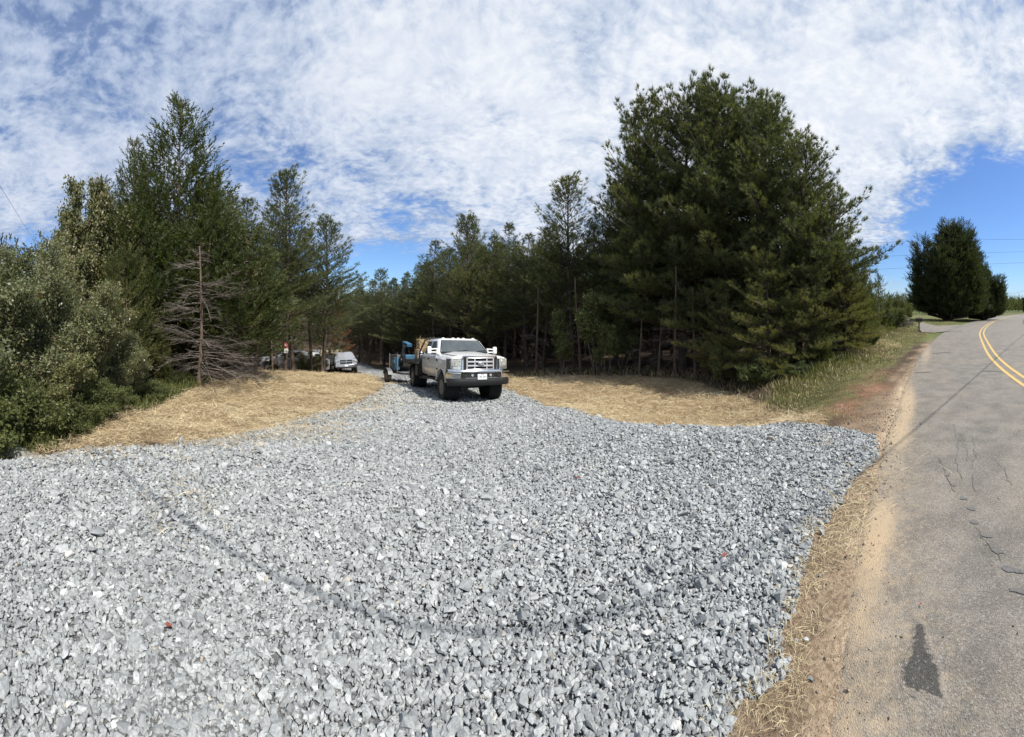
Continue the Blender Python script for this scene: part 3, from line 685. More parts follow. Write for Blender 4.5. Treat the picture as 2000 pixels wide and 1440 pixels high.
def make_straw():
    X_, Y_ = [], []; S_ = []
    for dens, r0, r1, a0, a1, sz in [(1500, 3.6, 6.5, -1.35, 1.1, .8), (900, 6.5, 10, -1.2, 1.0, 1.0), (520, 10, 15, -1.0, .7, 1.25), (300, 15, 26, -.9, .4, 1.6)]:
        x, y = polar_pts(dens, r0, r1, a0, a1); X_.append(x); Y_.append(y); S_.append(np.full(len(x), sz))
    x, y, s = map(np.concatenate, (X_, Y_, S_))
    sl = sdist(x, y, STRAW_L); m = np.maximum(np.maximum(sstep((sl+.25+.3*vnoise(x*1.7, y*1.7, 5))/.9), .5*sstep((sl+1.7+.9*vnoise(x*1.3, y*1.3, 6))/2.3)*(np.arctan2(x, y) < -.1)), sstep((sdist(x, y, STRAW_R)+.1+.25*vnoise(x*2.2, y*2.2, 6))/.45))
    keep = RS.rand(len(x)) < m*np.where(vnoise(x*2.6, y*2.6, 17)+.5*vnoise(x*7, y*7, 18) < -.45, .25, 1)
    x, y, s = x[keep], y[keep], s[keep]
    # straw raked in thin patches on the stones and along the dirt strip
    ex, ey = [], []
    for px, py, rad, k in [(360, 975, .22, 90), (325, 1035, .12, 40), (800, 793, .7, 420), (640, 800, .8, 400), (1625, 880, .16, 40), (700, 790, .9, 350)]:
        cx, cy = raym(px, py); k = int(k*.8); ex.append(cx+RS.normal(0, rad, k)); ey.append(cy+RS.normal(0, rad*.6, k))
    ex, ey = np.concatenate(ex), np.concatenate(ey)
    x = np.r_[x, ex]; y = np.r_[y, ey]; s = np.r_[s, np.full(len(ex), .7)]
    n = len(x); lump = np.clip(vnoise(x*2.3, y*2.3, 77)+.8*vnoise(x*6, y*6, 78), 0, 2)*.08
    on = sstep(sdist(x, y, GR)/.1)*sstep((14-np.hypot(x, y))/4)
    z = H(x, y)+RS.uniform(.0, .045, n)+lump*RS.rand(n)+.015+.035*on
    tint = np.clip(RS.normal(.50, .26, n)+.14*vnoise(x*1.1, y*1.1, 33)+.12*vnoise(x*4, y*4, 34), 0, 1)
    o = strands(x, y, z, RS.uniform(.06, .20, n)*s, RS.uniform(.0035, .0075, n)*s, RS.normal(.05, .22, n), tint, 'straw', M_straw)
    tag(o, kind='stuff', label='golden wheat straw mulch spread on the seeded slopes', cat='straw'); print('straw', n)
make_straw()
M_dry = tint_mat('dry_grass', [(0, (0.10, 0.11, 0.04)), (.35, (0.29, 0.24, 0.12)), (.8, (0.46, 0.38, 0.21)), (1, (0.58, 0.50, 0.31))], 0.6)
M_grass = leaf_mat('grass_blades', [(0, (0.045, 0.060, 0.018)), (.35, (0.090, 0.115, 0.032)), (.7, (0.17, 0.175, 0.06)), (1, (0.32, 0.27, 0.13))], rough=.5, transl=.3)
def make_dead_clumps():
    # dry stalks along the dirt strip between stones and asphalt
    xs_, ys_ = [], []
    for px, py, k, r in [(1545, 1250, 60, .06), (1550, 1310, 40, .04), (1500, 1395, 60, .07), (1450, 1400, 50, .07), (1560, 1190, 30, .05), (1590, 1150, 30, .05), (1610, 1090, 60, .09), (1640, 1060, 80, .10), (1650, 1020, 70, .12), (1660, 985, 60, .12), (1690, 950, 80, .18), (1540, 1360, 40, .05), (1480, 1360, 30, .04), (1590, 1230, 16, .03), (1720, 910, 60, .3), (1600, 1060, 40, .12), (1570, 1120, 25, .06)]:
        cx, cy = pos(px, CAMH*FP/(py-HY)); k = int(k*1.8); r *= 1.3; xs_.append(cx+RS.normal(0, r, k)); ys_.append(cy+RS.normal(0, r*.8, k))
    x, y = np.concatenate(xs_), np.concatenate(ys_); n = len(x); s = np.clip(np.hypot(x, y)/3, .45, 1.3)
    o = strands(x, y, H(x, y)+.006+RS.uniform(0, .02, n), RS.uniform(.04, .13, n)*s, RS.uniform(.002, .0042, n)*s, RS.normal(.2, .25, n), np.clip(RS.normal(.88, .15, n), 0, 1), 'dead_grass', M_dry, bend=.5)
    tag(o, kind='stuff', label='dry pulled grass stalks on the brown dirt beside the asphalt', cat='dead grass')
make_dead_clumps()
def make_grit():
    X_, Y_ = [], []
    for dens, r0, r1 in [(2600, .8, 2.5), (1300, 2.5, 6), (420, 6, 13)]:
        x, y = polar_pts(dens, r0, r1, .25, 1.45); X_.append(x); Y_.append(y)
    x, y = map(np.concatenate, (X_, Y_)); o = y-interp_road(x); g = -sdist(x, y, GR)
    p = np.where(o > -.02, .55*sstep((o+.1)/.1)*sstep((1.3-o)/.6), .0)+.7*np.exp(-((o+.02)/.16)**2)+.03*np.exp(o/1.2)*(o < 0)
    keep = (g > .02) & (RS.rand(len(x)) < p); x, y, o = x[keep], y[keep], o[keep]; n = len(x)
    s = .006*np.exp(RS.normal(0, .5, n))*np.clip(np.hypot(x, y)/2.2, 1, 2.0); z = np.where(o > .05, H(x, y), np.maximum(H(x, y), road_z(x, y)))+s*.15
    V, F, T = scatter(stone_protos(10, 9), np.stack([x, y, z], -1), rand_rot(n), s, RS.rand(n))
    m = tint_mat('grit', [(0, (0.16, 0.13, 0.10)), (.5, (0.28, 0.23, 0.17)), (1, (0.42, 0.37, 0.30))], .9)
    o = mesh_np('grit', V, F, m, {'tint': ('FACE', 'FLOAT', T)}); tag(o, kind='stuff', label='fine brown grit strewn along the broken asphalt edge', cat='grit')
make_grit()
def blades(x, y, Lm, name, mt, tintm, tintv, wd=.006, lean=.35, kind='stuff', label=None, cat='grass', zoff=-.01):
    n = len(x); r = np.hypot(x, y); L = Lm*RS.uniform(.5, 1.25, n); w_ = wd*np.clip(r/5, .8, 4)*RS.uniform(.6, 1.4, n)
    o = strands(x, y, H(x, y)+zoff, L, w_, 1.57-np.abs(RS.normal(0, lean, n)), np.clip(RS.normal(tintm, tintv, n), 0, 1), name, mt, bend=.3)
    tag(o, kind=kind, label=label, cat=cat); return o
def make_grass():
    X_, Y_ = [], []
    for dens, r0, r1, a0, a1 in [(700, 4.6, 9, .7, 1.2), (420, 9, 15, .6, 1.25), (180, 15, 30, .75, 1.35), (45, 30, 62, 1.0, 1.45)]:
        x, y = polar_pts(dens, r0, r1, a0, a1); X_.append(x); Y_.append(y)
    x, y = map(np.concatenate, (X_, Y_)); o = y-interp_road(x)
    m = sstep((sdist(x, y, GRASS_R)+.3+.3*vnoise(x*2, y*2, 5))/.5)*sstep((o-.35)/.6)
    keep = RS.rand(len(x)) < m; x, y, o = x[keep], y[keep], o[keep]; r = np.hypot(x, y)
    redz = np.exp(-(((x-pos(1690, 6.9)[0])*.85+(y-pos(1690, 6.9)[1])*.35)/2.3)**2-((-(x-pos(1690, 6.9)[0])*.35+(y-pos(1690, 6.9)[1])*.85)/.55)**2)
    keep = RS.rand(len(x)) > redz*.9; x, y, o, r = x[keep], y[keep], o[keep], r[keep]
    tall = sstep((o-1.5)/3)*sstep((34-r)/10); green = np.exp(-(((x-pos(1600, 12)[0])/2.6)**2+((y-pos(1600, 12)[1])/1.5)**2))
    L = (.05+.12*tall+.16*green)*(.55+.45*sstep((r-7)/5))
    pick = RS.rand(len(x)) < .80+.2*vnoise(x*.9, y*.9, 9)-.6*green-.5*sstep((r-26)/8)
    for q, mt, nm, lb, tm, tv in [(pick, M_dry, 'dry_grass', 'tan dried grass growing on the road bank', .5, .25), (~pick, M_grass, 'grass', 'green and yellow grass growing on the road bank', .5, .25)]:
        blades(x[q], y[q], L[q], nm, mt, tm, tv, label=lb)
    # left ditch: rank green weeds between straw and bushes
    x, y = polar_pts(420, 3.9, 13, -1.75, -.85); x, y = x[(np.arctan2(x, y) < -1.27) | (np.hypot(x, y) > 5.6)], y[(np.arctan2(x, y) < -1.27) | (np.hypot(x, y) > 5.6)]; sd = -sdist(x, y, STRAW_L); g = -sdist(x, y, GR)
    keep = (g > .03) & (sd > -.25) & (sd < 1.6) & (RS.rand(len(x)) < .8); x, y = x[keep], y[keep]
    blades(x, y, np.full(len(x), .26), 'weeds', M_grass, .32, .2, wd=.010, lean=.6, label='rank green weeds along the foot of the left bushes', cat='weeds')
    # wood edge on the right and stubble in front of it
    x, y = polar_pts(60, 8, 20, -.05, .75); sd = -sdist(x, y, STRAW_R); keep = (sd > -.2) & (sd < 2.2) & (y > interp_road(x)+3) & (-sdist(x, y, GR) > .3); x, y = x[keep], y[keep]
    blades(x, y, np.full(len(x), .22), 'dead_weeds', M_dry, .35, .25, wd=.006, lean=.7, label='thin brown weeds along the dark wood edge', cat='weeds')
make_grass()
# ------------------------------------------------------------------ trees and shrubs: tapered trunk and limbs, crown of many small needle tufts or leaves
def frames(d, rs):
    d = d/np.linalg.norm(d, axis=1)[:, None]; r = rs.normal(size=d.shape)
    a = np.cross(d, r); a /= np.linalg.norm(a, axis=1)[:, None]+1e-9; b = np.cross(d, a)
    return np.stack([a, b, d], -1)
def tuft_proto(K, L, w, spread, seed, base=.4):
    rs = np.random.RandomState(seed); V = []
    for _ in range(K):
        t, p = abs(rs.normal(0, spread)), rs.rand()*6.283
        d = np.array([math.sin(t)*math.cos(p), math.sin(t)*math.sin(p), math.cos(t)]); s = np.cross(d, rs.normal(size=3)); s /= np.linalg.norm(s)
        b = np.array([0, 0, rs.rand()*L*base]); l = L*rs.uniform(.7, 1.1)
        V += [b-s*w/2, b+s*w/2, b+d*l]
    return np.array(V), np.arange(K*3).reshape(-1, 3)
def spray_proto(K, L, seed, wid=.10, fl=.34, ang=.62):
    rs = np.random.RandomState(seed); V = []
    for i in range(K):
        z = L*(i+.5)/K*.92; p = rs.rand()*6.283; t = ang*rs.uniform(.6, 1.4)*(1-.5*i/K)
        d = np.array([math.sin(t)*math.cos(p), math.sin(t)*math.sin(p), math.cos(t)]); s = np.cross(d, rs.normal(size=3)); s /= np.linalg.norm(s)
        l = L*fl*rs.uniform(.7, 1.2)*(1.15-.6*i/K); w_ = L*wid*rs.uniform(.7, 1.2); m = np.array([0, 0, z])+d*l*.45
        b = np.array([0, 0, z]); V += [b-s*w_*.3, m+s*w_*.6, b+d*l]
    return np.array(V), np.arange(K*3).reshape(-1, 3)
def leaf_proto(K, L, leaf, seed, asp=.5, droop=.2):
    rs = np.random.RandomState(seed); V = []; F_ = []
    for i in range(K):
        z = L*(i+.3)/K; p = rs.rand()*6.283; t = rs.uniform(.5, 1.5)
        d = np.array([math.sin(t)*math.cos(p), math.sin(t)*math.sin(p), math.cos(t)-droop]); d /= np.linalg.norm(d); s = np.cross(d, rs.normal(size=3)); s /= np.linalg.norm(s)
        l = leaf*rs.uniform(.7, 1.25); b = np.array([0, 0, z])+d*leaf*.15; k = len(V)
        V += [b, b+d*l*.5+s*l*asp*.5, b+d*l, b+d*l*.5-s*l*asp*.5]; F_ += [[k, k+1, k+2], [k, k+2, k+3]]
    return np.array(V), np.array(F_)
TUFT = [tuft_proto(15, .17, .013, .62, s) for s in range(6)]
TUFT_D = [tuft_proto(20, .19, .017, .75, s+20) for s in range(5)]
SPRAY = [spray_proto(13, .42, s) for s in range(6)]
LEAF = [leaf_proto(7, .22, .075, s) for s in range(5)]
LEAFB = [leaf_proto(7, .30, .12, s+9, .6) for s in range(5)]
class Wood:
    def __init__(s): s.V = []; s.F = []; s.n = 0
    def tube(s, pts, rad, k=4):
        pts = np.asarray(pts, float); rad = np.asarray(rad, float); m = len(pts)
        d = np.gradient(pts, axis=0); d /= np.linalg.norm(d, axis=1)[:, None]+1e-9
        ref = np.array([.3, .9, .2]) if abs(d[0, 2]) > .8 else np.array([0, 0, 1.]); a = np.cross(d, ref); a /= np.linalg.norm(a, axis=1)[:, None]+1e-9; b = np.cross(d, a)
        th = np.arange(k)*2*math.pi/k
        V = pts[:, None]+(a[:, None]*np.cos(th)[None, :, None]+b[:, None]*np.sin(th)[None, :, None])*rad[:, None, None]
        i, j = np.meshgrid(np.arange(m-1), np.arange(k), indexing='ij'); j2 = (j+1) % k
        s.V.append(V.reshape(-1, 3)); s.F.append((np.stack([i*k+j, i*k+j2, (i+1)*k+j2, (i+1)*k+j], -1).reshape(-1, 4))+s.n); s.n += m*k
    def mesh(s, name, mt): return mesh_np(name, np.vstack(s.V), np.vstack(s.F), mt, smooth=True, link=False)
def crown_mesh(protos, P_, D_, S_, T_, mt, rs, name='crown'):
    P_, D_, S_, T_ = np.array(P_), np.array(D_), np.array(S_), np.clip(np.array(T_), 0, 1)
    V, F_, T = scatter(protos, P_, frames(D_, rs), S_, T_, rs=rs)
    T = np.clip(T+rs.normal(0, .07, len(T)), 0, 1)
    return mesh_np(name, V, F_, mt, {'tint': ('FACE', 'FLOAT', T)}, link=False)
def trunk_path(H_, rs, lean=.02, n=9):
    z = np.linspace(0, H_, n); a, b = rs.normal(0, lean, 2); w1, w2 = rs.normal(0, .012, 2)
    return np.stack([a*z+w1*H_*np.sin(z/H_*4+rs.rand()*6), b*z+w2*H_*np.sin(z/H_*3+rs.rand()*6), z], -1)
def at_h(tp, z): return np.array([np.interp(z, tp[:, 2], tp[:, 0]), np.interp(z, tp[:, 2], tp[:, 1]), z])
def pine(seed, H_=12, hc=4, Rm=2.4, r0=.13, whorl=.42, nb=4.6, tuft=1.0, power=.75, dead_from=1.2, dead=1.0, up=.25, gap=.12, mt=None, step=.15, protos=None, bark=None, tintm=.5, inner=.30):
    rs = np.random.RandomState(seed); W = Wood(); tp = trunk_path(H_, rs)
    W.tube(tp, r0*(1-.93*(tp[:, 2]/H_))+.008+.05*np.exp(-tp[:, 2]/.25)*r0*6, 9)
    P_, D_, S_, T_ = [], [], [], []
    z = hc
    side = rs.uniform(.75, 1.2, 8)
    while z < H_-.15:
        t = (z-hc)/(H_-hc); nbr = max(2, int(rs.poisson(nb)))
        for a0 in np.arange(nbr)*2*math.pi/nbr+rs.rand()*6.283+rs.normal(0, .3, nbr):
            if rs.rand() < gap: continue
            prof = ((1-t)**power)*(.72+.28*min(1, t/.12+.3))
            L = Rm*prof*rs.uniform(.6, 1.12)*np.interp((a0 % 6.283)/6.283*8, np.arange(9), np.r_[side, side[:1]])*(rs.uniform(1.15, 1.45) if rs.rand() < .13 else 1)*(.75 if rs.rand() < .2 else 1)+.12
            e = up+.7*t**1.8+rs.normal(0, .10); o = at_h(tp, z+rs.normal(0, .08))
            n = 5; sv = np.linspace(0, 1, n); hd = np.array([math.cos(a0), math.sin(a0), 0])
            bend = rs.normal(0, .12); sd = np.array([-hd[1], hd[0], 0])
            rise = math.sin(e)*sv+(.10+.22*t)*sv**2.2*(.5+.6*rs.rand())
            path = o+np.outer(sv*math.cos(e)*L, hd)+np.outer(rise*L, [0, 0, 1])+np.outer(bend*sv**2*L, sd)
            W.tube(path, (.010+.012*L)*(1-.8*sv), 3)
            tb = rs.normal(0, .12)
            s = inner
            while s < 1.0:
                p = np.array([np.interp(s, sv, path[:, q]) for q in range(3)])
                l2 = (.30*L*(1.05-s)+.14)*rs.uniform(.6, 1.2)
                for sg in (-1, 1):
                    dd = hd*math.cos(.85)+sd*sg*math.sin(.85)*rs.uniform(.6, 1.2)+np.array([0, 0, rs.uniform(.1, .6)]); dd /= np.linalg.norm(dd)
                    m = max(1, int(l2/step))
                    for q in range(m):
                        f = (q+1)/m; pp = p+dd*l2*f+np.array([0, 0, .18*l2*f*f])+rs.normal(0, .02, 3)
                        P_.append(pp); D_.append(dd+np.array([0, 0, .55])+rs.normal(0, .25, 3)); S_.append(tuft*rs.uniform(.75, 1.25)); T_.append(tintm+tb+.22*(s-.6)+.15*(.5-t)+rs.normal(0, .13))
                s += step/max(L, .3)*1.25
            for q in range(2): P_.append(path[-1]-hd*.06*q); D_.append(hd*.6+np.array([0, 0, .9])+rs.normal(0, .2, 3)); S_.append(tuft*1.2); T_.append(tintm+.1+tb)
        z += whorl*rs.uniform(.75, 1.25)*(1-.45*t)
    for q in range(7): P_.append(tp[-1]-np.array([0, 0, .1*q])); D_.append(np.array([0, 0, 1])+rs.normal(0, .5, 3)); S_.append(tuft); T_.append(.6)
    z = dead_from
    while z < hc+1 and dead > 0:
        for a0 in rs.rand(rs.poisson(2.2*dead))*6.283: dead_limb(W, rs, at_h(tp, z), a0, rs.uniform(.3, 1.0)*min(Rm, 1.7)*dead)
        z += .33
    return W.mesh('trunk', bark or M_bark), crown_mesh(protos or TUFT, P_, D_, S_, T_, mt or M_needle, rs)
def dead_limb(W, rs, o, a0, L, thick=.011, twigs=3, droop=None):
    hd = np.array([math.cos(a0), math.sin(a0), 0]); sd = np.array([-hd[1], hd[0], 0]); sv = np.linspace(0, 1, 5)
    e = rs.uniform(-.1, .45); dr = rs.uniform(.0, .35) if droop is None else droop
    path = o+np.outer(sv*L, hd)+np.outer(math.sin(e)*sv*L-dr*sv**2*L, [0, 0, 1])+np.outer(rs.normal(0, .15)*sv**2*L, sd)
    W.tube(path, thick*(1+L*.6)*(1-.75*sv)+.002, 3)
    for q in range(int(twigs*max(1, L))):
        s = rs.uniform(.3, .95); p = np.array([np.interp(s, sv, path[:, c]) for c in range(3)]); l = L*rs.uniform(.15, .4)
        d = hd*.8+sd*rs.choice([-1, 1])*rs.uniform(.4, 1)+np.array([0, 0, rs.uniform(-.3, .4)]); W.tube([p, p+d*l*.5+rs.normal(0, .02, 3), p+d*l+rs.normal(0, .05, 3)], [thick*.6, thick*.4, .002], 3)
def cedar(seed, leaders, mt=None, dens=1.0, pw=.85, spray=1.0, r0=.16, tintm=.5, open_=.0, skirt=.3, bark=None, ang=.75, wisps=1.0):
    """leaders: (x, y, z0, z1, radius, lean x, lean y): each an upswept plume of feathery sprays"""
    rs = np.random.RandomState(seed); W = Wood(); P_, D_, S_, T_ = [], [], [], []
    zmax = max(l[3] for l in leaders)
    W.tube([(0, 0, 0), (0, 0, .6), (rs.normal(0, .05), rs.normal(0, .05), zmax*.55)], [r0*1.4, r0, r0*.45], 9)
    for (lx, ly, z0, z1, rad, ex, ey) in leaders:
        n = 6; sv = np.linspace(0, 1, n); zz_ = z0+(z1-z0)*sv
        ax = np.stack([lx+ex*sv**1.3, ly+ey*sv**1.3, zz_], -1)
        W.tube(np.vstack([[0, 0, max(.3, z0-.6)], ax]), np.r_[r0*.5, (r0*.4)*(1-.9*sv)+.008], 5)
        h = z1-z0; area = rad*h*3.3; nbr = int(area*5.2*dens)
        for q in range(nbr):
            s = 1-(1-rs.rand())**.62 if rs.rand() < .75 else rs.rand(); s = min(s, .98)
            pr = rad*((1-s)**pw)*(.55+.45*min(1, (s+skirt)/.35))*rs.uniform(.72, 1.12)+.05
            a0 = rs.rand()*6.283; o = np.array([np.interp(s, sv, ax[:, c]) for c in range(3)]); hd = np.array([math.cos(a0), math.sin(a0), 0])
            L = pr; nn = max(3, int(L/.16)); tb = rs.normal(0, .13); upk = ang*rs.uniform(.6, 1.25)
            if q % 3 == 0: W.tube([o, o+hd*L*.5+np.array([0, 0, L*.5*upk*.6]), o+hd*L*.95+np.array([0, 0, L*upk])], [.018, .012, .004], 3)
            for m in range(nn):
                f = .42+.58*(m+rs.rand())/nn if L > .5 else rs.rand()
                p = o+hd*L*f+np.array([0, 0, L*f*f*upk])+rs.normal(0, .075, 3)
                P_.append(p); D_.append(hd*.75+np.array([0, 0, .8+.6*s])+rs.normal(0, .38, 3)); S_.append(spray*rs.uniform(.7, 1.25)*(.75 if s > .9 else 1)); T_.append(tintm+tb+rs.normal(0, .1))
        for q in range(int(14*wisps)):   # leading wisps at the tip
            s = rs.uniform(.82, 1.0); o = np.array([np.interp(s, sv, ax[:, c]) for c in range(3)])
            P_.append(o+rs.normal(0, .05, 3)); D_.append(np.array([ex*.3, ey*.3, 1.6])+rs.normal(0, .35, 3)); S_.append(spray*.8); T_.append(tintm+.1)
    return W.mesh('trunk', bark or M_redbark), crown_mesh(SPRAY, P_, D_, S_, T_, mt or M_cedar, rs)
def shrub(seed, Hh, Rr, stems=14, dens=1.0, protos=None, mt=None, leafs=1.0, tintm=.5, base=.1, arch=.35, bark=None, top=None):
    rs = np.random.RandomState(seed); W = Wood(); P_, D_, S_, T_ = [], [], [], []
    for q in range(stems):
        a0 = rs.rand()*6.283; rr_ = Rr*math.sqrt(rs.rand()); hd = np.array([math.cos(a0), math.sin(a0), 0]); hh = Hh*rs.uniform(.55, 1.02)*(1-.35*(rr_/Rr)**2)
        sv = np.linspace(0, 1, 7); path = np.outer(.18*Rr*rs.rand()+rr_*(sv**.8), hd)+np.outer(hh*(sv*(1+arch)-arch*sv**2.4), [0, 0, 1])+np.outer(rs.normal(0, .1)*np.sin(sv*3)*Hh*.3, [-hd[1], hd[0], 0])
        W.tube(path, .022*(1-.85*sv)*(Hh/3)+.003, 5)
        for k in range(int(26*dens*Hh)):
            s = base+(1-base)*rs.rand()**.8; p = np.array([np.interp(s, sv, path[:, c]) for c in range(3)])
            a1 = rs.rand()*6.283; l = rs.uniform(.08, .55)*(Hh/3)**.5*(1.15-.7*s); d = np.array([math.cos(a1), math.sin(a1), rs.uniform(.0, 1.1)]); tb = rs.normal(0, .12)
            W.tube([p, p+d*l], [.004, .0015], 3)
            for m in range(3):
                f = (m+1)/3; P_.append(p+d*l*f*.9+rs.normal(0, .03, 3)); D_.append(d+rs.normal(0, .5, 3)+np.array([0, 0, .35])); S_.append(leafs*rs.uniform(.75, 1.25)); T_.append(tintm+tb+rs.normal(0, .15))
    return W.mesh('stem', bark or M_deadwood), crown_mesh(protos or LEAF, P_, D_, S_, T_, mt or M_leaf, rs, 'foliage')
def bare_tree(seed, H_=6, r0=.12, Lmax=1.5, z0=.6, step=.13, per=1.5, thick=.010):
    rs = np.random.RandomState(seed); W = Wood(); tp = trunk_path(H_, rs, .01); W.tube(tp, r0*(1-.8*tp[:, 2]/H_)+.01+.4*r0*np.exp(-tp[:, 2]/.2), 10)
    W2 = Wood(); z = z0
    while z < H_-.2:
        for a0 in rs.rand(rs.poisson(per))*6.283:
            dead_limb(W2, rs, at_h(tp, z), a0, Lmax*(1-.5*z/H_)*rs.uniform(.15, 1.25)**1.3, thick*rs.uniform(.7, 1.6), 13, rs.uniform(-.1, .75))
        z += step*rs.uniform(.2, 1.9)
    nt = sum(len(f) for f in W.F); V = np.vstack(W.V+W2.V); F_ = np.vstack(W.F+[f+W.n for f in W2.F])
    return mesh_np('trunk', V, F_, [M_redbark, M_deadwood], smooth=True, link=False, matidx=np.r_[np.zeros(nt), np.ones(len(F_)-nt)]), None
def place(proto, name, label, cat, x, y, s=(1, 1, 1), rz=0.0, group=None, tilt=(0, 0), parts=('trunk', 'crown'), z=None):
    r = empty(name, (x, y, (Hs(x, y) if z is None else z)-.03)); r.rotation_euler = (tilt[0], tilt[1], rz); r.scale = s if hasattr(s, '__len__') else (s, s, s)
    tag(r, label, cat, group)
    for me, pn in zip(proto, parts):
        if me is not None: add_obj(pn, me, r)
    return r
_PH = {}
def proto_h(proto):
    proto = (proto[0], proto[1] or proto[0]); k = proto[1].name
    if k not in _PH:
        v = np.empty(len(proto[1].vertices)*3, np.float32); proto[1].vertices.foreach_get('co', v); zt = [v.reshape(-1, 3)[:, 2].max()]
        u = np.empty(len(proto[0].vertices)*3, np.float32); proto[0].vertices.foreach_get('co', u); zt.append(u.reshape(-1, 3)[:, 2].max()); _PH[k] = max(zt)
    return _PH[k]
def place_px(proto, hproto, name, label, cat, px, d, top, sx=1.0, **k):
    """stand a tree d metres away in the direction of px, tall enough for its tip to show at 'top'"""
    x, y = pos(px, d); z = Hs(x, y); h = CAMH+(HY-top)/FP*d-z; hproto = proto_h(proto); sz = h/hproto
    return place(proto, name, label, cat, x, y, (sz*sx, sz*sx, sz), **k)
ORD = 'first second third fourth fifth sixth seventh eighth ninth tenth eleventh twelfth thirteenth fourteenth fifteenth sixteenth seventeenth eighteenth'.split()
PT, CT, BT = 'pine tree', 'cedar tree', 'bush'
rnd = random.Random(5)
# prototypes
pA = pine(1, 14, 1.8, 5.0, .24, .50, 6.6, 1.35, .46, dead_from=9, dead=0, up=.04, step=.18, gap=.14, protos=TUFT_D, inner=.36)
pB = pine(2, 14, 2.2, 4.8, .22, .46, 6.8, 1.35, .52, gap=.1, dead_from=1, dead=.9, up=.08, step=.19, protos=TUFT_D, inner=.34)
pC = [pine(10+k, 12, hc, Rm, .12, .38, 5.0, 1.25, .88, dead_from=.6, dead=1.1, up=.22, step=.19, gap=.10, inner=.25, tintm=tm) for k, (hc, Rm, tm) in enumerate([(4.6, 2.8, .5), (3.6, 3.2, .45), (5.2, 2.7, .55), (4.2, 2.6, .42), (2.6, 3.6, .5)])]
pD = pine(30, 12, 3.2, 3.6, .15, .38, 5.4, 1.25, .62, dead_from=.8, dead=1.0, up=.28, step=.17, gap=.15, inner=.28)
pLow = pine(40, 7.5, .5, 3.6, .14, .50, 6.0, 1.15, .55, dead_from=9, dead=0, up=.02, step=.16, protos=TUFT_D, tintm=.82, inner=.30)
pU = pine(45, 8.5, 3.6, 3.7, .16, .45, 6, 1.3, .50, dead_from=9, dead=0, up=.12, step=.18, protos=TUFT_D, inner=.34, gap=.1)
pRust = pine(50, 8, 1.5, 1.6, .10, .4, 4, 1.1, .7, dead=.5, mt=M_rust)
cBig = cedar(60, [(0, 0, 1.2, 10.6, 2.0, .15, 0), (-.6, .3, 2.5, 9.5, .95, -1.5, .3), (.6, .2, 2.0, 7.6, 1.4, .5, .2), (-1.3, -.3, 1.6, 8.6, .9, -1.7, -.2), (-1.2, .5, 1.2, 6.4, 1.3, -1.6, .4), (1.1, -.4, 1.5, 6.2, 1.4, .8, -.3), (0, -1.1, .8, 5.8, 1.9, .2, -.8), (-1.9, 0, .6, 5.4, 1.6, -.8, 0), (1.8, 0, .8, 5.2, 1.6, .7, 0)], dens=1.9, spray=1.05, pw=.72)
cSkirt = cedar(61, [(0, 0, .3, 6.2, 1.7, 0, 0), (-.7, .3, .4, 4.6, 1.3, -.5, 0), (.7, -.3, .3, 4.2, 1.3, .5, -.3), (.1, -.7, .2, 3.2, 1.3, 0, -.5)], dens=1.7, tintm=.68, pw=.6)
cCone = cedar(62, [(0, 0, .15, 6.6, 1.75, .1, 0), (.6, -.3, .2, 4.6, 1.2, .3, -.2), (-.6, .3, .2, 4.9, 1.2, -.3, .2)], dens=2.0, tintm=.55, ang=.65, pw=.65)
cSpire = cedar(63, [(0, 0, .1, 3.6, .75, .05, 0)], dens=1.6, r0=.06, tintm=.45)
_r = random.Random(12); _L = [(0.2, 0, 2, 13.0, 2.3, .2, 0), (1.3, .3, 2, 12.6, 2.2, .3, 0)]
for _k in range(20):
    _x = -4.3+8.9*(_k+.5)/20; _e = math.sqrt(max(.1, 1-(abs(_x-.4)/5.6)**2.2)); _L.append((_x*.55, _r.uniform(-2, 2), _r.uniform(.8, 2.2), 12.6*_e*_r.uniform(.84, 1.0), _r.uniform(1.7, 2.4), _x*.5, _r.uniform(-.5, .5)))
for _k in range(9): _x = _r.uniform(-5, 5.2); _L.append((_x*.6, _r.uniform(-2.5, 2.5), .6, _r.uniform(4, 7), 2.0, _x*.45, 0))
cFar = cedar(64, _L, mt=M_cedar_far, dens=.9, spray=1.7, r0=.45, skirt=.8, bark=M_bark, ang=.3, wisps=0, pw=.30)
bA = shrub(70, 3.2, 1.5, 24, 2.6, tintm=.60, leafs=.58)
bB = shrub(71, 2.6, 1.3, 22, 2.6, tintm=.55, leafs=.60)
bLow = shrub(72, 1.1, .8, 20, 3.2, tintm=.45, protos=LEAF, mt=M_leafg, leafs=.62)
bG = shrub(73, 1.4, .9, 16, 2.4, tintm=.4, protos=LEAF, mt=M_leafg, leafs=.85)
tPale = shrub(74, 7.5, 2.3, 22, .95, tintm=.45, protos=LEAFB, mt=M_pale, leafs=.95, base=.2)
sap = [shrub(75+k, 3.0, .75, 4, 1.2, protos=LEAFB, mt=M_leafg, leafs=.7, tintm=.62, base=.35) for k in range(2)]
brn = shrub(79, .9, .4, 8, 1.4, tintm=.98, mt=M_leaf, leafs=.7)
bareA, bareB = bare_tree(80, 6.6, .10, 2.4, .6, .09, 2.3), bare_tree(81, 5.0, .07, 1.3, .5, .2, 1.2)
SF = ('stem', 'foliage'); TL = ('trunk', 'limbs')
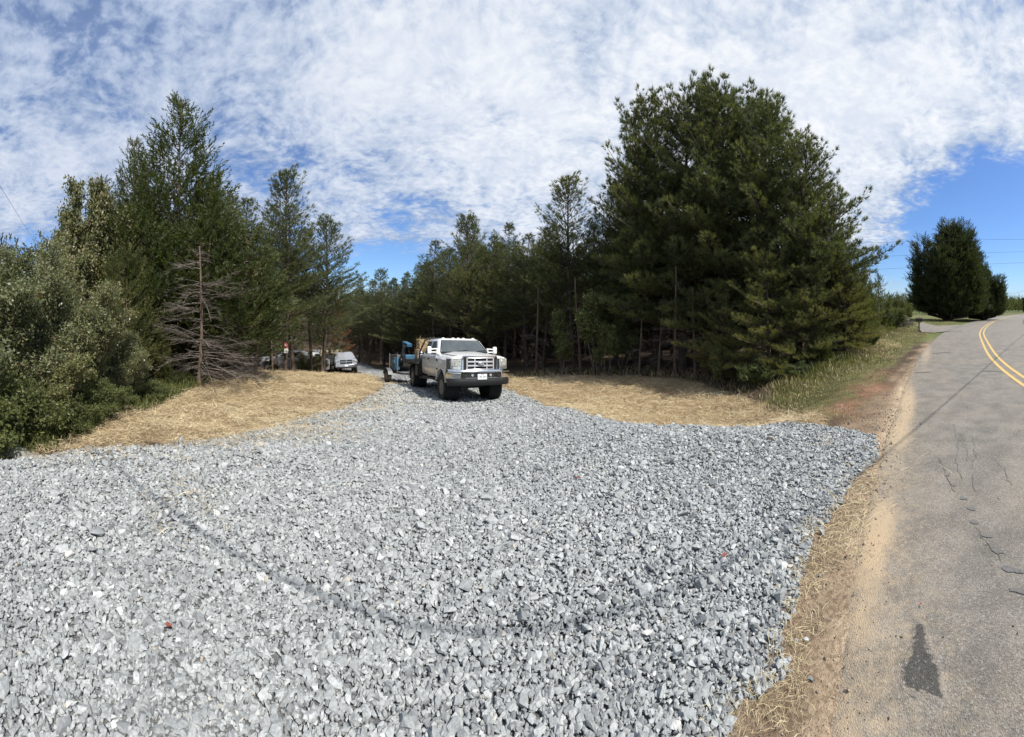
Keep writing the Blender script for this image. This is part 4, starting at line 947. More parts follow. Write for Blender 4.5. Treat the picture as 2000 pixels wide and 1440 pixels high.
# ---- left bushes and trees
for k, (px, d, top, pr, hp, lb, sx) in enumerate([
    (15, 6.6, 452, bA, 3.2, 'tall silvery green leafy bush at the far left under the overhead wire', .95), (108, 7.4, 478, bA, 3.2, 'tall leafy bush with pale glints, left of the pale leaved tree', .85),
    (178, 7.6, 590, bB, 2.6, 'medium leafy bush between the tall left bush and the green cedar skirt', .9), (-70, 6.2, 470, bB, 2.6, 'leafy bush cut by the left border of the picture', 1.0),
    (232, 8.6, 640, bB, 2.6, 'low brownish bush at the foot of the bright green cedar', .8), (60, 6.2, 620, bB, 2.6, 'brown tinged bush in front of the tall silvery bush', 1.1)]):
    place_px(pr, hp, 'leafy_bush', lb, BT, px, d, top, sx, rz=k*1.7, parts=SF, group='bushes on the left bank')
for k, (px, d, top, lb) in enumerate([(72, 4.7, 838, 'small dark green shrub beside the culvert pipe'), (10, 5.0, 700, 'dark green shrub behind the culvert at the left border'), (130, 5.6, 760, 'green shrub between the culvert and the straw'),
    (225, 7.0, 745, 'green shrub with light leaves at the upper rim of the straw'), (300, 8.9, 735, 'low green shrub left of the bare reddish trunk'), (180, 6.2, 730, 'rounded green shrub below the medium leafy bush'), (350, 11.2, 720, 'small green shrub just behind the bare reddish trunk')]):
    place_px(bLow, 1.1, 'low_shrub', lb, 'shrub', px, d, top, 1.15, rz=k*2.1, parts=SF, group='low shrubs on the left bank')
place_px(brn, .9, 'brown_weed', 'rusty brown dead weed standing left of the culvert pipe', 'weed', 28, 4.9, 838, 1.0, parts=SF)
place_px(tPale, 7.5, 'leafy_tree', 'pale leaved broadleaf tree left of the big dark cedar', 'tree', 172, 12.5, 350, .66, parts=('trunk', 'crown'))
place_px(cBig, 10.6, 'cedar_tree', 'tall ragged cedar with several spires, highest tree on the left', CT, 345, 14.4, 182, 1.40, rz=0.2)
place_px(cBig, 10.6, 'cedar_tree', 'dark cedar leaning out behind the pale leaved tree', CT, 262, 15.4, 262, .95, rz=-.4)
place_px(cSkirt, 6.2, 'cedar_tree', 'bright green cedar in front of the ragged tall cedar', CT, 245, 11.2, 452, .95)
place_px(cSkirt, 6.2, 'cedar_tree', 'small green cedar low behind the leafy bushes', CT, 300, 11.5, 600, .8, rz=2)
place_px(cSkirt, 6.2, 'cedar_tree', 'olive cedar right behind the dead tree with the reddish trunk', CT, 392, 13.2, 392, .85, rz=4)
place_px(bareA, 6.2, 'dead_tree', 'dead tree with reddish trunk and bare grey limbs on the straw edge', 'dead tree', 388, 10.9, 480, 1.05, parts=TL)
for k, (px, d, top, sx) in enumerate([(350, 13, 520, 1.1), (450, 14.5, 560, 1), (480, 16, 540, 1.05), (500, 13.8, 540, 1.0), (530, 17, 590, .9)]):
    place_px(bareB, 5.0, 'dead_tree', ORD[k]+' leafless grey tree, counted from the left, behind the dead tree with the reddish trunk', 'dead tree', px, d, top, sx, rz=k*1.3, parts=TL, group='bare trees in the left thicket')
for k, (px, d, top, pr, hp, sx, lb) in enumerate([
    (440, 15.5, 372, pC[4], 12, 1.25, 'dense dark pine close right of the ragged cedar'), (492, 17.0, 372, pC[1], 12, 1.2, 'dark pine between the ragged cedar and the tall pale pine'), (400, 15.5, 345, cCone, 6.6, .75, 'dark cedar behind the right shoulder of the ragged cedar'),
    (571, 18.5, 308, pD, 12, 1.05, 'tall open pine with a pale pointed top, right of the left group'), (632, 21.5, 408, pD, 12, 1.2, 'open pine with long side boughs at the right end of the left group'), (606, 23, 440, pC[2], 12, 1.1, 'thin pine trunk with bare limbs against the sky gap'),
    (530, 22, 385, pC[1], 12, 1.0, 'shaded pine behind the tall pale pine'), (470, 23, 400, pC[4], 12, 1.0, 'shaded pine deep in the left group'), (270, 17, 420, pC[4], 12, 1.2, 'shaded pine behind the bright green cedar'), (340, 19, 400, pC[1], 12, 1.2, 'shaded pine behind the ragged cedar'), (700, 50, 540, pC[3], 12, 1.0, 'small pine in the gap beside the drive')]):
    place_px(pr, hp, 'cedar_tree' if pr is cCone else 'pine_tree', lb, CT if pr is cCone else PT, px, d, top, sx, rz=k*2.3+.4)
signx, signy = pos(559, 17.6)
place_px(pC[2], 12, 'pine_tree', 'straight pine trunk carrying the red and pale signs', PT, 559, 17.9, 395, .95, rz=1.1)
# ---- the big group on the right
for k, (px, d, top, pr, hp, sx, lb) in enumerate([
    (1335, 17.5, 140, pA, 14, .92, 'broad pine with the highest top, left one of the big right group'), (1425, 17.0, 146, pA, 14, .92, 'broad tall pine in the middle of the big right group'), (1510, 16.0, 186, pB, 14, .98, 'tall pine right of the middle of the big right group'),
    (1568, 15.0, 258, pB, 14, .95, 'pine whose pointed top forms the right shoulder of the big group'), (1245, 19.5, 262, pB, 14, .85, 'pine reaching out to the left side of the big right group'), (1622, 14.5, 352, pU, 8.5, 1.0, 'lower pine with long boughs reaching right over the road bank'),
    (1385, 19.0, 158, pA, 14, 1.0, 'tall pine behind the two highest pines of the big group'), (1470, 18.0, 168, pB, 14, 1.0, 'tall pine just behind the middle of the big right group'), (1650, 13.8, 500, pLow, 7.5, 1.0, 'low bushy pine before the cone shaped cedar'),
    (1500, 13.2, 478, pLow, 7.5, 1.0, 'light green low pine at the front of the big right group'), (1410, 14.2, 560, pLow, 7.5, .75, 'small light green pine hanging over the straw edge'), (1585, 13.2, 505, pLow, 7.5, .95, 'low green pine between the front pine and the green cedar'),
    (1275, 18.5, 172, pB, 14, .9, 'slender tall pine at the left flank of the big right group'), (1122, 21, 322, pD, 12, 1.15, 'open pine standing high with a pointed top, left of the big group'), (1205, 21.5, 345, pD, 12, 1.0, 'open pine between the pointed pine and the big group')]):
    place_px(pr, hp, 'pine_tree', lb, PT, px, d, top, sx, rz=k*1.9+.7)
for k, (px, d, top, pr, hp, sx, lb) in enumerate([(1652, 14.6, 462, cCone, 6.6, 1.0, 'green cone shaped cedar at the right end of the big group'), (1690, 17.5, 520, cCone, 6.6, .75, 'slim cedar right behind the cone shaped cedar'), (1716, 18.5, 528, cSpire, 3.6, 1.1, 'small pointed cedar at the very right end of the big group'), (1600, 12.6, 620, cCone, 6.6, 1.1, 'low cedar in front of the cone shaped cedar')]):
    place_px(pr, hp, 'cedar_tree', lb, CT, px, d, top, sx, rz=k*2.0)
for k, (px, d, top, sx, lb) in enumerate([(1742, 26, 580, .7, 'green shrub right of the small pointed cedar'), (1700, 15.5, 640, 1.0, 'low green shrub under the cone shaped cedar'), (1640, 12.2, 690, 1.2, 'green shrub where the grass bank meets the cedars'), (1560, 11.6, 700, 1.3, 'dark shrub under the front pines'), (1480, 12.0, 690, 1.2, 'dark shrub at the end of the straw'),
    (1728, 30, 582, .8, 'dark shrub beyond the grass bank')]):
    place_px(bG, 1.4, 'green_shrub', lb, 'shrub', px, d, top, sx, rz=k*1.1, parts=SF, group='shrubs by the road bank')
for k, (px, d, top, lb) in enumerate([(1165, 17, 560, 'slim sapling with yellow green leaves left of the dark gap'), (1215, 17.5, 590, 'slim sapling at the wood edge beside the dark gap'), (1185, 16.4, 625, 'short leafy sapling at the top of the straw'), (1098, 18.2, 600, 'thin sapling at the wood edge nearest the white truck'), (1395, 13.0, 672, 'small sapling with light leaves at the straw edge')]):
    place_px(sap[k % 2], 3.0, 'sapling', lb, 'sapling', px, d, top, .9, rz=k, parts=('stem', 'foliage'), group='saplings along the wood edge')
for k, (px, d, top) in enumerate([(1320, 15.8, 520), (1290, 16.8, 560), (1355, 15.5, 560), (1130, 18.0, 540), (1050, 20, 560), (1250, 16.5, 600)]):
    place_px(bareB, 5.0, 'dead_tree', 'leafless grey tree at the dark edge of the right wood, '+ORD[sorted([1320, 1290, 1355, 1130, 1050, 1250]).index(px)]+' from the white truck', 'dead tree', px, d, top, 1.1, rz=k*1.7, parts=TL, group='bare trees along the right wood')
# ---- the plantation behind: straight pines on both sides of the drive
line = [(690, 562), (720, 540), (745, 520), (790, 520), (850, 460), (885, 470), (920, 402), (955, 440), (990, 425), (1030, 442), (1065, 432), (1100, 440), (1180, 420), (1240, 400)]
LX, LT = [a for a, b in line], [b for a, b in line]
def dedge(px): return np.interp(px, [640, 700, 760, 850, 950, 1050, 1150, 1250, 1400], [62, 48, 38, 30, 25, 22, 20.5, 19.5, 18])
front = [(700, 46, 562), (722, 43, 543), (748, 40, 522), (770, 38, 540), (800, 35, 528), (826, 33, 505), (850, 31, 460), (882, 29, 478), (921, 26, 402), (957, 25, 452), (990, 25, 424), (1028, 23.5, 446), (1065, 23, 436), (1095, 22, 470), (1160, 22, 425), (1230, 21, 400), (1290, 21, 380)]
for k, (px, d, top) in enumerate(front):
    place_px(pC[k % 5] if px not in (921,) else pD, 12, 'pine_tree', ORD[k]+' front row pine right of the drive, counted from the far gap', PT, px, d, top, rnd.uniform(1.0, 1.25), rz=rnd.uniform(0, 6.28), group='front pines of the right wood')
n = 0; used = [pos(a, b) for a, b, c in front]
tries = 0
while n < 120 and tries < 6000:
    tries += 1
    px = rnd.uniform(690, 1640); d = dedge(px)+1.2+abs(rnd.gauss(0, 1))*13
    x, y = pos(px, d)
    if min((x-a)**2+(y-b)**2 for a, b in used) < 1.7**2 or sdist(np.array([x]), np.array([y]), GR)[0] > -1.8: continue
    if px > 1440 and d < 20: continue
    used.append((x, y)); n += 1
    top = np.interp(px, LX+[1640], LT+[480])+rnd.uniform(10, 55)+max(0, d-dedge(px))*.9
    place_px(pC[rnd.randrange(5)], 12, 'pine_tree', 'slim straight pine inside the dark right wood', PT, px, d, top, rnd.uniform(.95, 1.2), rz=rnd.uniform(0, 6.28), group='pines inside the right wood')
n = 0; tries = 0
while n < 64 and tries < 6000:
    tries += 1
    px = rnd.uniform(-150, 690); d = np.interp(px, [-150, 300, 450, 560, 690], [15, 18, 19, 24, 46])+abs(rnd.gauss(0, 1))*15
    x, y = pos(px, d)
    if min((x-a)**2+(y-b)**2 for a, b in used) < 1.9**2 or sdist(np.array([x]), np.array([y]), GR)[0] > -2.2: continue
    if 575 < px < 700 and d < 46: continue
    if 500 < px < 600 and 24 < d < 34: continue
    used.append((x, y)); n += 1
    top = np.interp(px, [-150, 60, 140, 300, 450, 560, 690], [560, 540, 460, 380, 420, 450, 560])+rnd.uniform(15, 60)
    place_px(pC[rnd.randrange(5)], 12, 'pine_tree', 'slim shaded pine deep in the left wood', PT, px, d, top, rnd.uniform(1.0, 1.2), rz=rnd.uniform(0, 6.28), group='pines inside the left wood')
place_px(pRust, 8, 'dead_pine', 'rusty brown dying pine in the gap between the two woods', PT, 664, 38, 582, 1.0)
place_px(cSpire, 3.6, 'cedar_tree', 'small green cedar in the gap below the rusty pine', CT, 645, 34, 600, 1.2)
for k, (px, d, top, lb) in enumerate([(620, 25, 690, 'bush of thin arching stems right of the trunk with the signs'), (602, 24, 680, 'green bush in front of the hidden white car'), (536, 21.5, 706, 'low bush below the parked pale pickup'), (490, 19, 705, 'low bush at the crest of the left straw slope')]):
    place_px(bB, 2.6, 'leafy_bush', lb, BT, px, d, top, 1.0, rz=k*2, parts=SF, group='bushes on the crest of the straw')
# ---- far right: the big round cedar and its neighbours
place_px(cFar, 13.2, 'cedar_tree', 'huge round dark cedar beyond the mailbox', CT, 1850, 50, 420, 1.12)
place_px(cFar, 13.2, 'cedar_tree', 'dark cedar right behind the huge round cedar', CT, 1922, 56, 508, 1.15, rz=2.6)
place_px(cFar, 13.2, 'cedar_tree', 'dark cedar at the right border beyond the road', CT, 2012, 120, 566, .8, rz=1.2)
for k, (px, d, top) in enumerate([(1755, 58, 574), (1738, 48, 582), (1772, 66, 590), (1722, 52, 585)]):
    place_px(cCone, 6.6, 'cedar_tree', 'distant green cedar, '+ORD[sorted([1755, 1738, 1772, 1722]).index(px)]+' from the left of the four before the huge round cedar', CT, px, d, top, 1.3, rz=k*1.7, group='distant cedars beyond the grass')
# far woods, one mass
def far_woods():
    rs = np.random.RandomState(3); P_, D_, S_, T_ = [], [], [], []
    for (p0, p1, d0, d1, h, n) in [(1935, 2080, 210, 300, 6.5, 2600), (1700, 1960, 110, 170, 5.5, 3200), (-150, 760, 64, 90, 8.5, 9000), (640, 1700, 60, 85, 7.5, 9000)]:
        px = rs.uniform(p0, p1, n); d = rs.uniform(d0, d1, n); a = (px-CX)/FP; x, y = d*np.sin(a), d*np.cos(a)
        hh = h*(1+.25*vnoise(x*.12, y*.12, 4)); z = H(x, y)+hh*rs.rand(n)**.8
        P_.append(np.stack([x, y, z], -1)); D_.append(np.stack([rs.normal(0, .5, n), rs.normal(0, .5, n), np.full(n, .9)], -1)); S_.append(d/26*rs.uniform(.8, 1.3, n)); T_.append(rs.normal(.5, .2, n))
    def wall(pts, dep, h, n, sc):
        # thick understorey added behind the first trunks, tinted dark to paint the wood's shade
        u = rs.rand(n)*(len(pts)-1); P0 = np.array(pts, float); px = np.interp(u, np.arange(len(pts)), P0[:, 0]); d = np.interp(u, np.arange(len(pts)), P0[:, 1])+rs.rand(n)*dep
        a = (px-CX)/FP; x, y = d*np.sin(a), d*np.cos(a); q = sdist(x, y, GR) < -2.5; x, y, d = x[q], y[q], d[q]; m = len(x)
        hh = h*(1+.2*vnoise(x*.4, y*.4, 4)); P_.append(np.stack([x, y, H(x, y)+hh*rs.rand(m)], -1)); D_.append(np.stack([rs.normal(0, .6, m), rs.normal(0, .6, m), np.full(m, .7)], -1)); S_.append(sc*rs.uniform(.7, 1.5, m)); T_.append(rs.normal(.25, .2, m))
    wall([(690, 62), (760, 52), (850, 41), (950, 36), (1050, 33), (1150, 31), (1250, 29), (1400, 27), (1560, 26), (1640, 24)], 10, 7.5, 30000, 2.0)
    wall([(-250, 17), (0, 17), (150, 20), (300, 23), (420, 26), (490, 38), (600, 52), (680, 70)], 9, 6.0, 20000, 1.8)
    me = crown_mesh(SPRAY, np.vstack(P_), np.vstack(D_), np.concatenate(S_), np.concatenate(T_), M_cedar, rs, 'woods')
    tag(add_obj('woods', me), kind='stuff', label='far wood closing the view behind trees and fields', cat='woods')
far_woods()
# ------------------------------------------------------------------ vehicles
M_white = mat('white_truck_paint', (0.80, 0.80, 0.79), 0.28, vary=.02, scale=2, coat=.6, dirt=((0.52, 0.45, 0.34), .85, 3.5, .65, 1.45))  # beige dirt, strengthened to paint the straw's reflected warmth on the sides
M_silver = mat('silver_paint', (0.38, 0.39, 0.41), 0.3, .3, vary=.04, coat=.5)
M_chrome = mat('chrome', (0.78, 0.78, 0.78), 0.12, 1.0, vary=.05, dirt=((0.35, 0.31, 0.26), .35, 5, .7, 1.1))
M_black = mat('black_plastic', (0.014, 0.015, 0.016), 0.5, vary=.3, scale=12, bump=.2)
M_dark = mat('dark_recess', (0.008, 0.008, 0.009), 0.8)
M_steel = mat('black_steel', (0.020, 0.020, 0.021), 0.45, .2, vary=.4, scale=10, dirt=((0.13, 0.10, 0.07), .4, 6, .4, 1.4))
M_tyre = mat('tyre_rubber', (0.024, 0.024, 0.023), 0.85, vary=.35, scale=18, bump=.35, dirt=((0.075, 0.068, 0.058), .3, 9, .1, 1.2))
M_rim = mat('steel_rim', (0.16, 0.155, 0.15), 0.45, .6, vary=.3, scale=14)
M_glass = mat('tinted_glass', (0.060, 0.070, 0.068), 0.05, 0, vary=.5, scale=1.5, spec=.9, coat=1.0)
M_sglass = mat('dark_side_glass', (0.010, 0.011, 0.011), 0.06, 0, vary=.1, spec=.4)
M_gbar = mat('bright_grille_plastic', (0.66, 0.66, 0.67), 0.2, .5, vary=.04)
M_lens = mat('hazy_headlamp_lens', (0.46, 0.46, 0.40), 0.12, .25, vary=.3, scale=22, coat=1.0)
M_lens2 = mat('lamp_reflector', (0.75, 0.75, 0.72), 0.1, .8, vary=.2, scale=30, coat=1.0)
M_amber = mat('amber_lens', (0.75, 0.28, 0.03), 0.2, vary=.1, coat=1.0)
M_plate = mat('plate_white', (0.76, 0.77, 0.78), 0.4, vary=.02)
M_ink = mat('black_lettering', (0.02, 0.02, 0.03), 0.5)
M_emb = mat('emblem_oval', (0.035, 0.045, 0.075), 0.25, vary=.1, coat=1.0)
M_blue = mat('blue_machine_paint', (0.03, 0.12, 0.21), 0.45, vary=.15, scale=5, dirt=((0.20, 0.17, 0.13), .5, 6, .2, 1.6))
M_gsteel = mat('grey_steel', (0.16, 0.17, 0.18), 0.5, .3, vary=.25, scale=8)
M_tan = mat('tan_body_paint', (0.33, 0.27, 0.18), 0.6, vary=.15, scale=2)
M_strawb = mat('straw_block', (0.36, 0.27, 0.145), 0.9, vary=.55, scale=30, bump=1.0, bscale=60)
M_bag = mat('white_bag', (0.72, 0.72, 0.70), 0.5, vary=.06)
M_dash = mat('dash_grey', (0.10, 0.10, 0.10), 0.8)
def ground_frame(x, y, rz, pts):
    """matrix at (x, y) turned by rz and leaning with the ground under the given local wheel points"""
    c, s = math.cos(rz), math.sin(rz); A = []; B = []
    for u, v in pts:
        wx, wy = x+c*u-s*v, y+s*u+c*v; A.append([u, v, 1]); B.append(Hs(wx, wy))
    k = np.linalg.lstsq(np.array(A), np.array(B), rcond=None)[0]
    ax = Vector((1, 0, k[0])).normalized(); ay = Vector((0, 1, k[1])).normalized(); az = ax.cross(ay).normalized(); ay = az.cross(ax).normalized()
    L = Matrix(((ax.x, ay.x, az.x, 0), (ax.y, ay.y, az.y, 0), (ax.z, ay.z, az.z, 0), (0, 0, 0, 1)))
    return Matrix.Translation((x, y, k[2]+.02)) @ rotz(rz) @ L
def loft_half(mb, secs):
    """sections (y, [(x, z) from bottom centre to top centre]) mirrored into closed rings"""
    rings = []
    for y, pr in secs:
        rg = [Vector((x, y, z)) for x, z in pr]+[Vector((-x, y, z)) for x, z in reversed(pr) if x > 1e-6]
        rings.append(rg)
    return mb.ring_loft(rings, True)
def wheel(parent, x, y, r=.42, w=.28, side=1, tread=True, name='wheel', rimr=.24, dish=.05, lugs=34):
    W = MB(); h = w/2
    W.lathe((x, y, r), (1, 0, 0), [(rimr, -h*.8), (r*.80, -h), (r*.95, -h*.93), (r*.985, -h*.72), (r*.985, h*.72), (r*.95, h*.93), (r*.80, h), (rimr, h*.8)], 44, closed=True)
    if tread:
        for k in range(lugs):
            for s_ in (-1, 1):
                a = 2*math.pi*(k+(.5 if s_ > 0 else 0))/lugs; q = Matrix.Rotation(a, 3, 'X')
                c = Vector((x+s_*h*.66, y, r))+q @ Vector((0, 0, r*.985)); W.box(c, (h*.62, .046, .030), R=q)
                c = Vector((x+s_*h*.18, y, r))+q @ Vector((0, 0, r*.985)); W.box(c, (h*.26, .05, .026), R=q @ Matrix.Rotation(.5*s_, 3, 'Z'))
    o = W.build('tyre', M_tyre, None, smooth=30); o.name = name
    Rm = MB(); s = side
    Rm.lathe((x, y, r), (s, 0, 0), [(rimr*1.03, h*.86), (rimr*.98, h*.86), (rimr*.9, h*.4), (rimr*.62, h*.55-dish), (rimr*.34, h*.75), (rimr*.30, h*.98), (.01, h*1.0)], 28)
    for k in range(8):
        a = 2*math.pi*k/8; Rm.cyl((x+s*(h*.60), y+math.cos(a)*rimr*.48, r+math.sin(a)*rimr*.48), (1, 0, 0), .014, .05, 8)
    rm = Rm.build('rim', M_rim, o, smooth=30)
    o.parent = parent
    return o
def boolean_cut(o, cutters):
    for c in cutters:
        m = o.modifiers.new('cut', 'BOOLEAN'); m.operation = 'DIFFERENCE'; m.solver = 'EXACT'; m.object = c
    bpy.context.view_layer.update(); dg = bpy.context.evaluated_depsgraph_get()
    me = bpy.data.meshes.new_from_object(o.evaluated_get(dg)); old = o.data; o.modifiers.clear(); o.data = me
    for c in cutters: bpy.data.objects.remove(c, do_unlink=True)
def panel(name, pts, mt, parent, lift=.006, thick=.004):
    """a thin pane standing just proud of the bodywork; pts are corners in order"""
    P_ = [Vector(p) for p in pts]; n = (P_[1]-P_[0]).cross(P_[2]-P_[0]).normalized()
    b = MB(); b.ring_loft([[p+n*(lift-thick) for p in P_], [p+n*lift for p in P_]], True); return b.build(name, mt, parent, smooth=None)
def make_truck():
    ang = 153.0; fx, fy = -1.40, 11.72
    Mx = ground_frame(fx, fy, -R_(ang), [(.86, 0), (-.86, 0), (.9, -3.95), (-.9, -3.95)])
    T = empty('flatbed_truck', mat=Mx); tag(T, 'large white crew pickup with a black flat bed and dual rear wheels facing the road', 'truck')
    Z0 = 0.0
    # front body: bonnet and wings
    B = MB()
    def sec(y, zb, xw, zs, zc, ztop, xin=.80):
        return (y, [(0, zb), (xw-.09, zb), (xw-.02, zb+.08), (xw, zb+.30), (xw-.01, zs-.10), (xw-.07, zs), (xin, zc), (.45, ztop-.008), (0, ztop)])
    loft_half(B, [sec(.90, 1.06, .90, 1.34, 1.385, 1.425, .72), sec(.84, .98, .955, 1.375, 1.415, 1.45, .74), sec(.6, .84, .995, 1.40, 1.44, 1.485, .78), sec(.2, .78, 1.015, 1.41, 1.46, 1.52, .80), sec(-.3, .74, 1.015, 1.42, 1.485, 1.555, .82), sec(-.62, .72, 1.01, 1.43, 1.50, 1.57, .84)])
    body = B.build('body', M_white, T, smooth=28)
    cuts = []
    for s in (-1, 1):
        c = MB(); c.cyl((s*.86, 0.0, .47), (1, 0, 0), .535, .62, 40); o = c.build('cut', M_dark); cuts.append(o)
    for c in cuts: c.matrix_world = Mx
    bpy.context.view_layer.update()
    boolean_cut(body, cuts)
    for p in body.data.polygons: p.use_smooth = True
    body.modifiers.new('es', 'EDGE_SPLIT').split_angle = R_(26)
    for s in (-1, 1):
        sm = MB(); sm.tube([(s*.745, .86, 1.452), (s*.80, .6, 1.449), (s*.815, .2, 1.468), (s*.835, -.3, 1.492), (s*.845, -.56, 1.505)], .008, 6); sm.build('bonnet_seam', M_black, T)
        L = MB(); rg = []
        for rr_, xx in ((.535, s*1.012), (.575, s*1.03), (.575, s*.97)):
            rg.append([Vector((xx, rr_*math.cos(t), .47+rr_*math.sin(t))) for t in np.linspace(.25, math.pi-.25, 24)])
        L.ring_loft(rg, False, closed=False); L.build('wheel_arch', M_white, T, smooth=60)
        I = MB(); I.lathe((s*.72, 0, .47), (1, 0, 0), [(.53, -.2), (.53, .2)], 30, closed=False); I.build('wheel_well', M_dark, T)
    # cab below the windows
    K = MB(); cs = lambda y, w=0: (y, [(0, .66), (.90, .66), (.975, .72), (1.005, .86), (1.015, 1.10), (1.005, 1.32), (.975, 1.43), (.93, 1.47), (0, 1.47)])
    loft_half(K, [cs(-.60), cs(-1.2), cs(-2.0), cs(-2.74)])
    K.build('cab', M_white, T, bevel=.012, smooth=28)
    # greenhouse
    def loop(z, yf, yb, hw, r=.12, n=4):
        pts = []
        for cx_, cy_, a0 in ((hw-r, yf-r, 0), (-hw+r, yf-r, 90), (-hw+r, yb+r, 180), (hw-r, yb+r, 270)):
            for q in range(n+1):
                a = R_(a0+90*q/n); pts.append(Vector((cx_+r*math.cos(a), cy_+r*math.sin(a), z)))
        return pts
    G = MB(); G.ring_loft([loop(1.46, -.46, -2.735, .955, .10), loop(1.56, -.575, -2.73, .93, .11), loop(1.94, -1.03, -2.70, .80, .13), loop(1.99, -1.11, -2.68, .765, .15), loop(2.03, -1.22, -2.62, .69, .17), loop(2.045, -1.40, -2.50, .50, .2)], True)
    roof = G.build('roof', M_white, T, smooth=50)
    def fy_(z): return np.interp(z, [1.46, 1.56, 1.94, 1.99], [-.46, -.575, -1.03, -1.11])
    def hx_(z): return np.interp(z, [1.46, 1.56, 1.94, 1.99], [.955, .93, .80, .765])
    wsx0, wsx1 = .835, .665
    W = MB(); W.ring_loft([[Vector((x, fy_(z)+.004+.02*(1-(x/w)**2), z+.004)) for x in np.linspace(-w, w, 9)] for z, w in ((1.555, wsx0), (1.70, .79), (1.83, .74), (1.945, wsx1+.025))], False, closed=False); W.build('windshield', M_glass, T, smooth=60)
    sh = MB()
    for (xa, za), (xb, zb) in (((-.87, 1.535), (.87, 1.535)), ((-.87, 1.535), (-.70, 1.965)), ((.87, 1.535), (.70, 1.965)), ((-.70, 1.965), (.70, 1.965))):
        sh.bar((xa, fy_(za)+.012, za), (xb, fy_(zb)+.012, zb), .022, .02)
    sh.build('windshield_seal', M_black, T)
    cw = MB(); cw.box((0, -.50, 1.545), (1.70, .16, .02)); 
    for x0 in (-.45, .28): cw.bar((x0, -.52, 1.575), (x0-.42, -.60, 1.615), .018)
    cw.build('wiper', M_black, T)
    # doors, windows
    for s in (-1, 1):
        for nm, y0, y1 in (('front_door', -.68, -1.78), ('rear_door', -1.82, -2.52)):
            D = MB(); zs = [(.90, .675), (.983, .74), (1.013, .87), (1.023, 1.10), (1.013, 1.32), (.985, 1.425), (.955, 1.452)]
            D.ring_loft([[Vector((s*x, y, z)) for x, z in zs]+[Vector((s*(x-.02), y, z)) for x, z in reversed(zs)] for y in (y0, (y0+y1)/2, y1)], True)
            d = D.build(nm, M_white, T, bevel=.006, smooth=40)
            h = MB(); h.box((s*1.035, (y1+.18), 1.29), (.03, .16, .045)); h.build('handle', M_black, d, bevel=.008)
        o = .008
        for nm, q in (('window', [(1.475, -.78), (1.475, -1.74), (1.925, -1.74), (1.925, -1.22)]), ('window', [(1.475, -1.86), (1.475, -2.50), (1.925, -2.48), (1.925, -1.86)])):
            pts = [(s*hx_(z), y, z) for z, y in q]
            if s > 0: pts = pts[::-1]
            a, b, c = Vector(pts[0]), Vector(pts[1]), Vector(pts[2]); nrm = (b-a).cross(c-a)
            if nrm.x*s < 0: pts = pts[::-1]
            panel('window', pts, M_sglass, T, .010, .006)
        # mirror: twin arms and a tall white head
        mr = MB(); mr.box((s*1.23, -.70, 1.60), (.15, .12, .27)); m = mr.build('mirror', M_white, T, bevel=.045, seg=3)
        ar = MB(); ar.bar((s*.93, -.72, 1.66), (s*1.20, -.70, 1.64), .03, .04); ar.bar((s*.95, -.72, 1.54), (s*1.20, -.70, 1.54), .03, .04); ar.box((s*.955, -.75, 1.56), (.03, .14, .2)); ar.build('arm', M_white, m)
        st = MB(); st.box((s*1.0, -1.6, .60), (.10, 1.7, .04)); st.build('step', M_black, T, bevel=.01)
        bd = MB(); bd.box((s*1.020, -.50, 1.285), (.006, .17, .075)); bd.build('badge', M_black, T); bd = MB(); bd.box((s*1.020, -.46, .985), (.006, .20, .035)); bd.build('badge', M_black, T)
    # roof clearance lamps
    for x in (-.58, -.20, 0, .20, .58):
        c = MB(); c.box((x, -1.27-.0*abs(x), 2.045), (.085, .12, .035)); c.build('clearance_lamp', M_plate, T, bevel=.012)
    # grille
    g = MB(); g.box((0, .93, 1.21), (1.10, .04, .42)); gb = g.build('grille', M_dark, T)
    fr = MB(); X_, Zt, Zb = .60, 1.445, .965
    def rr2(w_, zt, zb, r, n=5):
        pts = []
        for cx_, cz_, a0 in ((w_-r, zt-r, 0), (-w_+r, zt-r, 90), (-w_+r, zb+r, 180), (w_-r, zb+r, 270)):
            for q in range(n+1):
                a = R_(a0+90*q/n); pts.append((cx_+r*math.cos(a), cz_+r*math.sin(a)))
        return pts
    def cy(x): return .985-.10*(x/.6)**2
    rings = []
    for (w_, zt, zb, r, dy) in ((.625, 1.45, .945, .13, -.06), (.625, 1.45, .945, .13, .015), (.60, 1.43, .965, .12, .04), (.545, 1.385, 1.005, .09, .03), (.535, 1.37, 1.02, .08, -.02)):
        rings.append([Vector((x, cy(x)+dy, z)) for x, z in rr2(w_, zt, zb, r)])
    fr.ring_loft(rings, False); fr.build('grille_frame', M_chrome, gb, smooth=40)
    br = MB()
    for z in (1.375, 1.26, 1.142, 1.025):
        hh = .05 if z not in (1.375, 1.025) else .04
        pr = [[Vector((x, cy(x)+dy, z+dz)) for dy, dz in ((-.03, -hh/2), (.022, -hh/2), (.03, 0), (.022, hh/2), (-.03, hh/2))] for x in np.linspace(-.44, .44, 9)]
        br.ring_loft(pr, True)
    for x in (-.44, -.20, .20, .44): br.bar((x, cy(x)-.005, 1.02), (x, cy(x)-.005, 1.38), .035, .05)
    br.build('grille_bar', M_gbar, gb, smooth=40)
    em = MB(); rg = []
    for k, dy in ((1.0, .03), (1.0, .052), (.86, .058)): rg.append([Vector((.115*k*math.cos(t), cy(0)+dy, 1.20+.052*k*math.sin(t))) for t in np.linspace(0, 2*math.pi, 25)[:-1]])
    em.ring_loft(rg, True); e = em.build('emblem', M_chrome, gb, smooth=40)
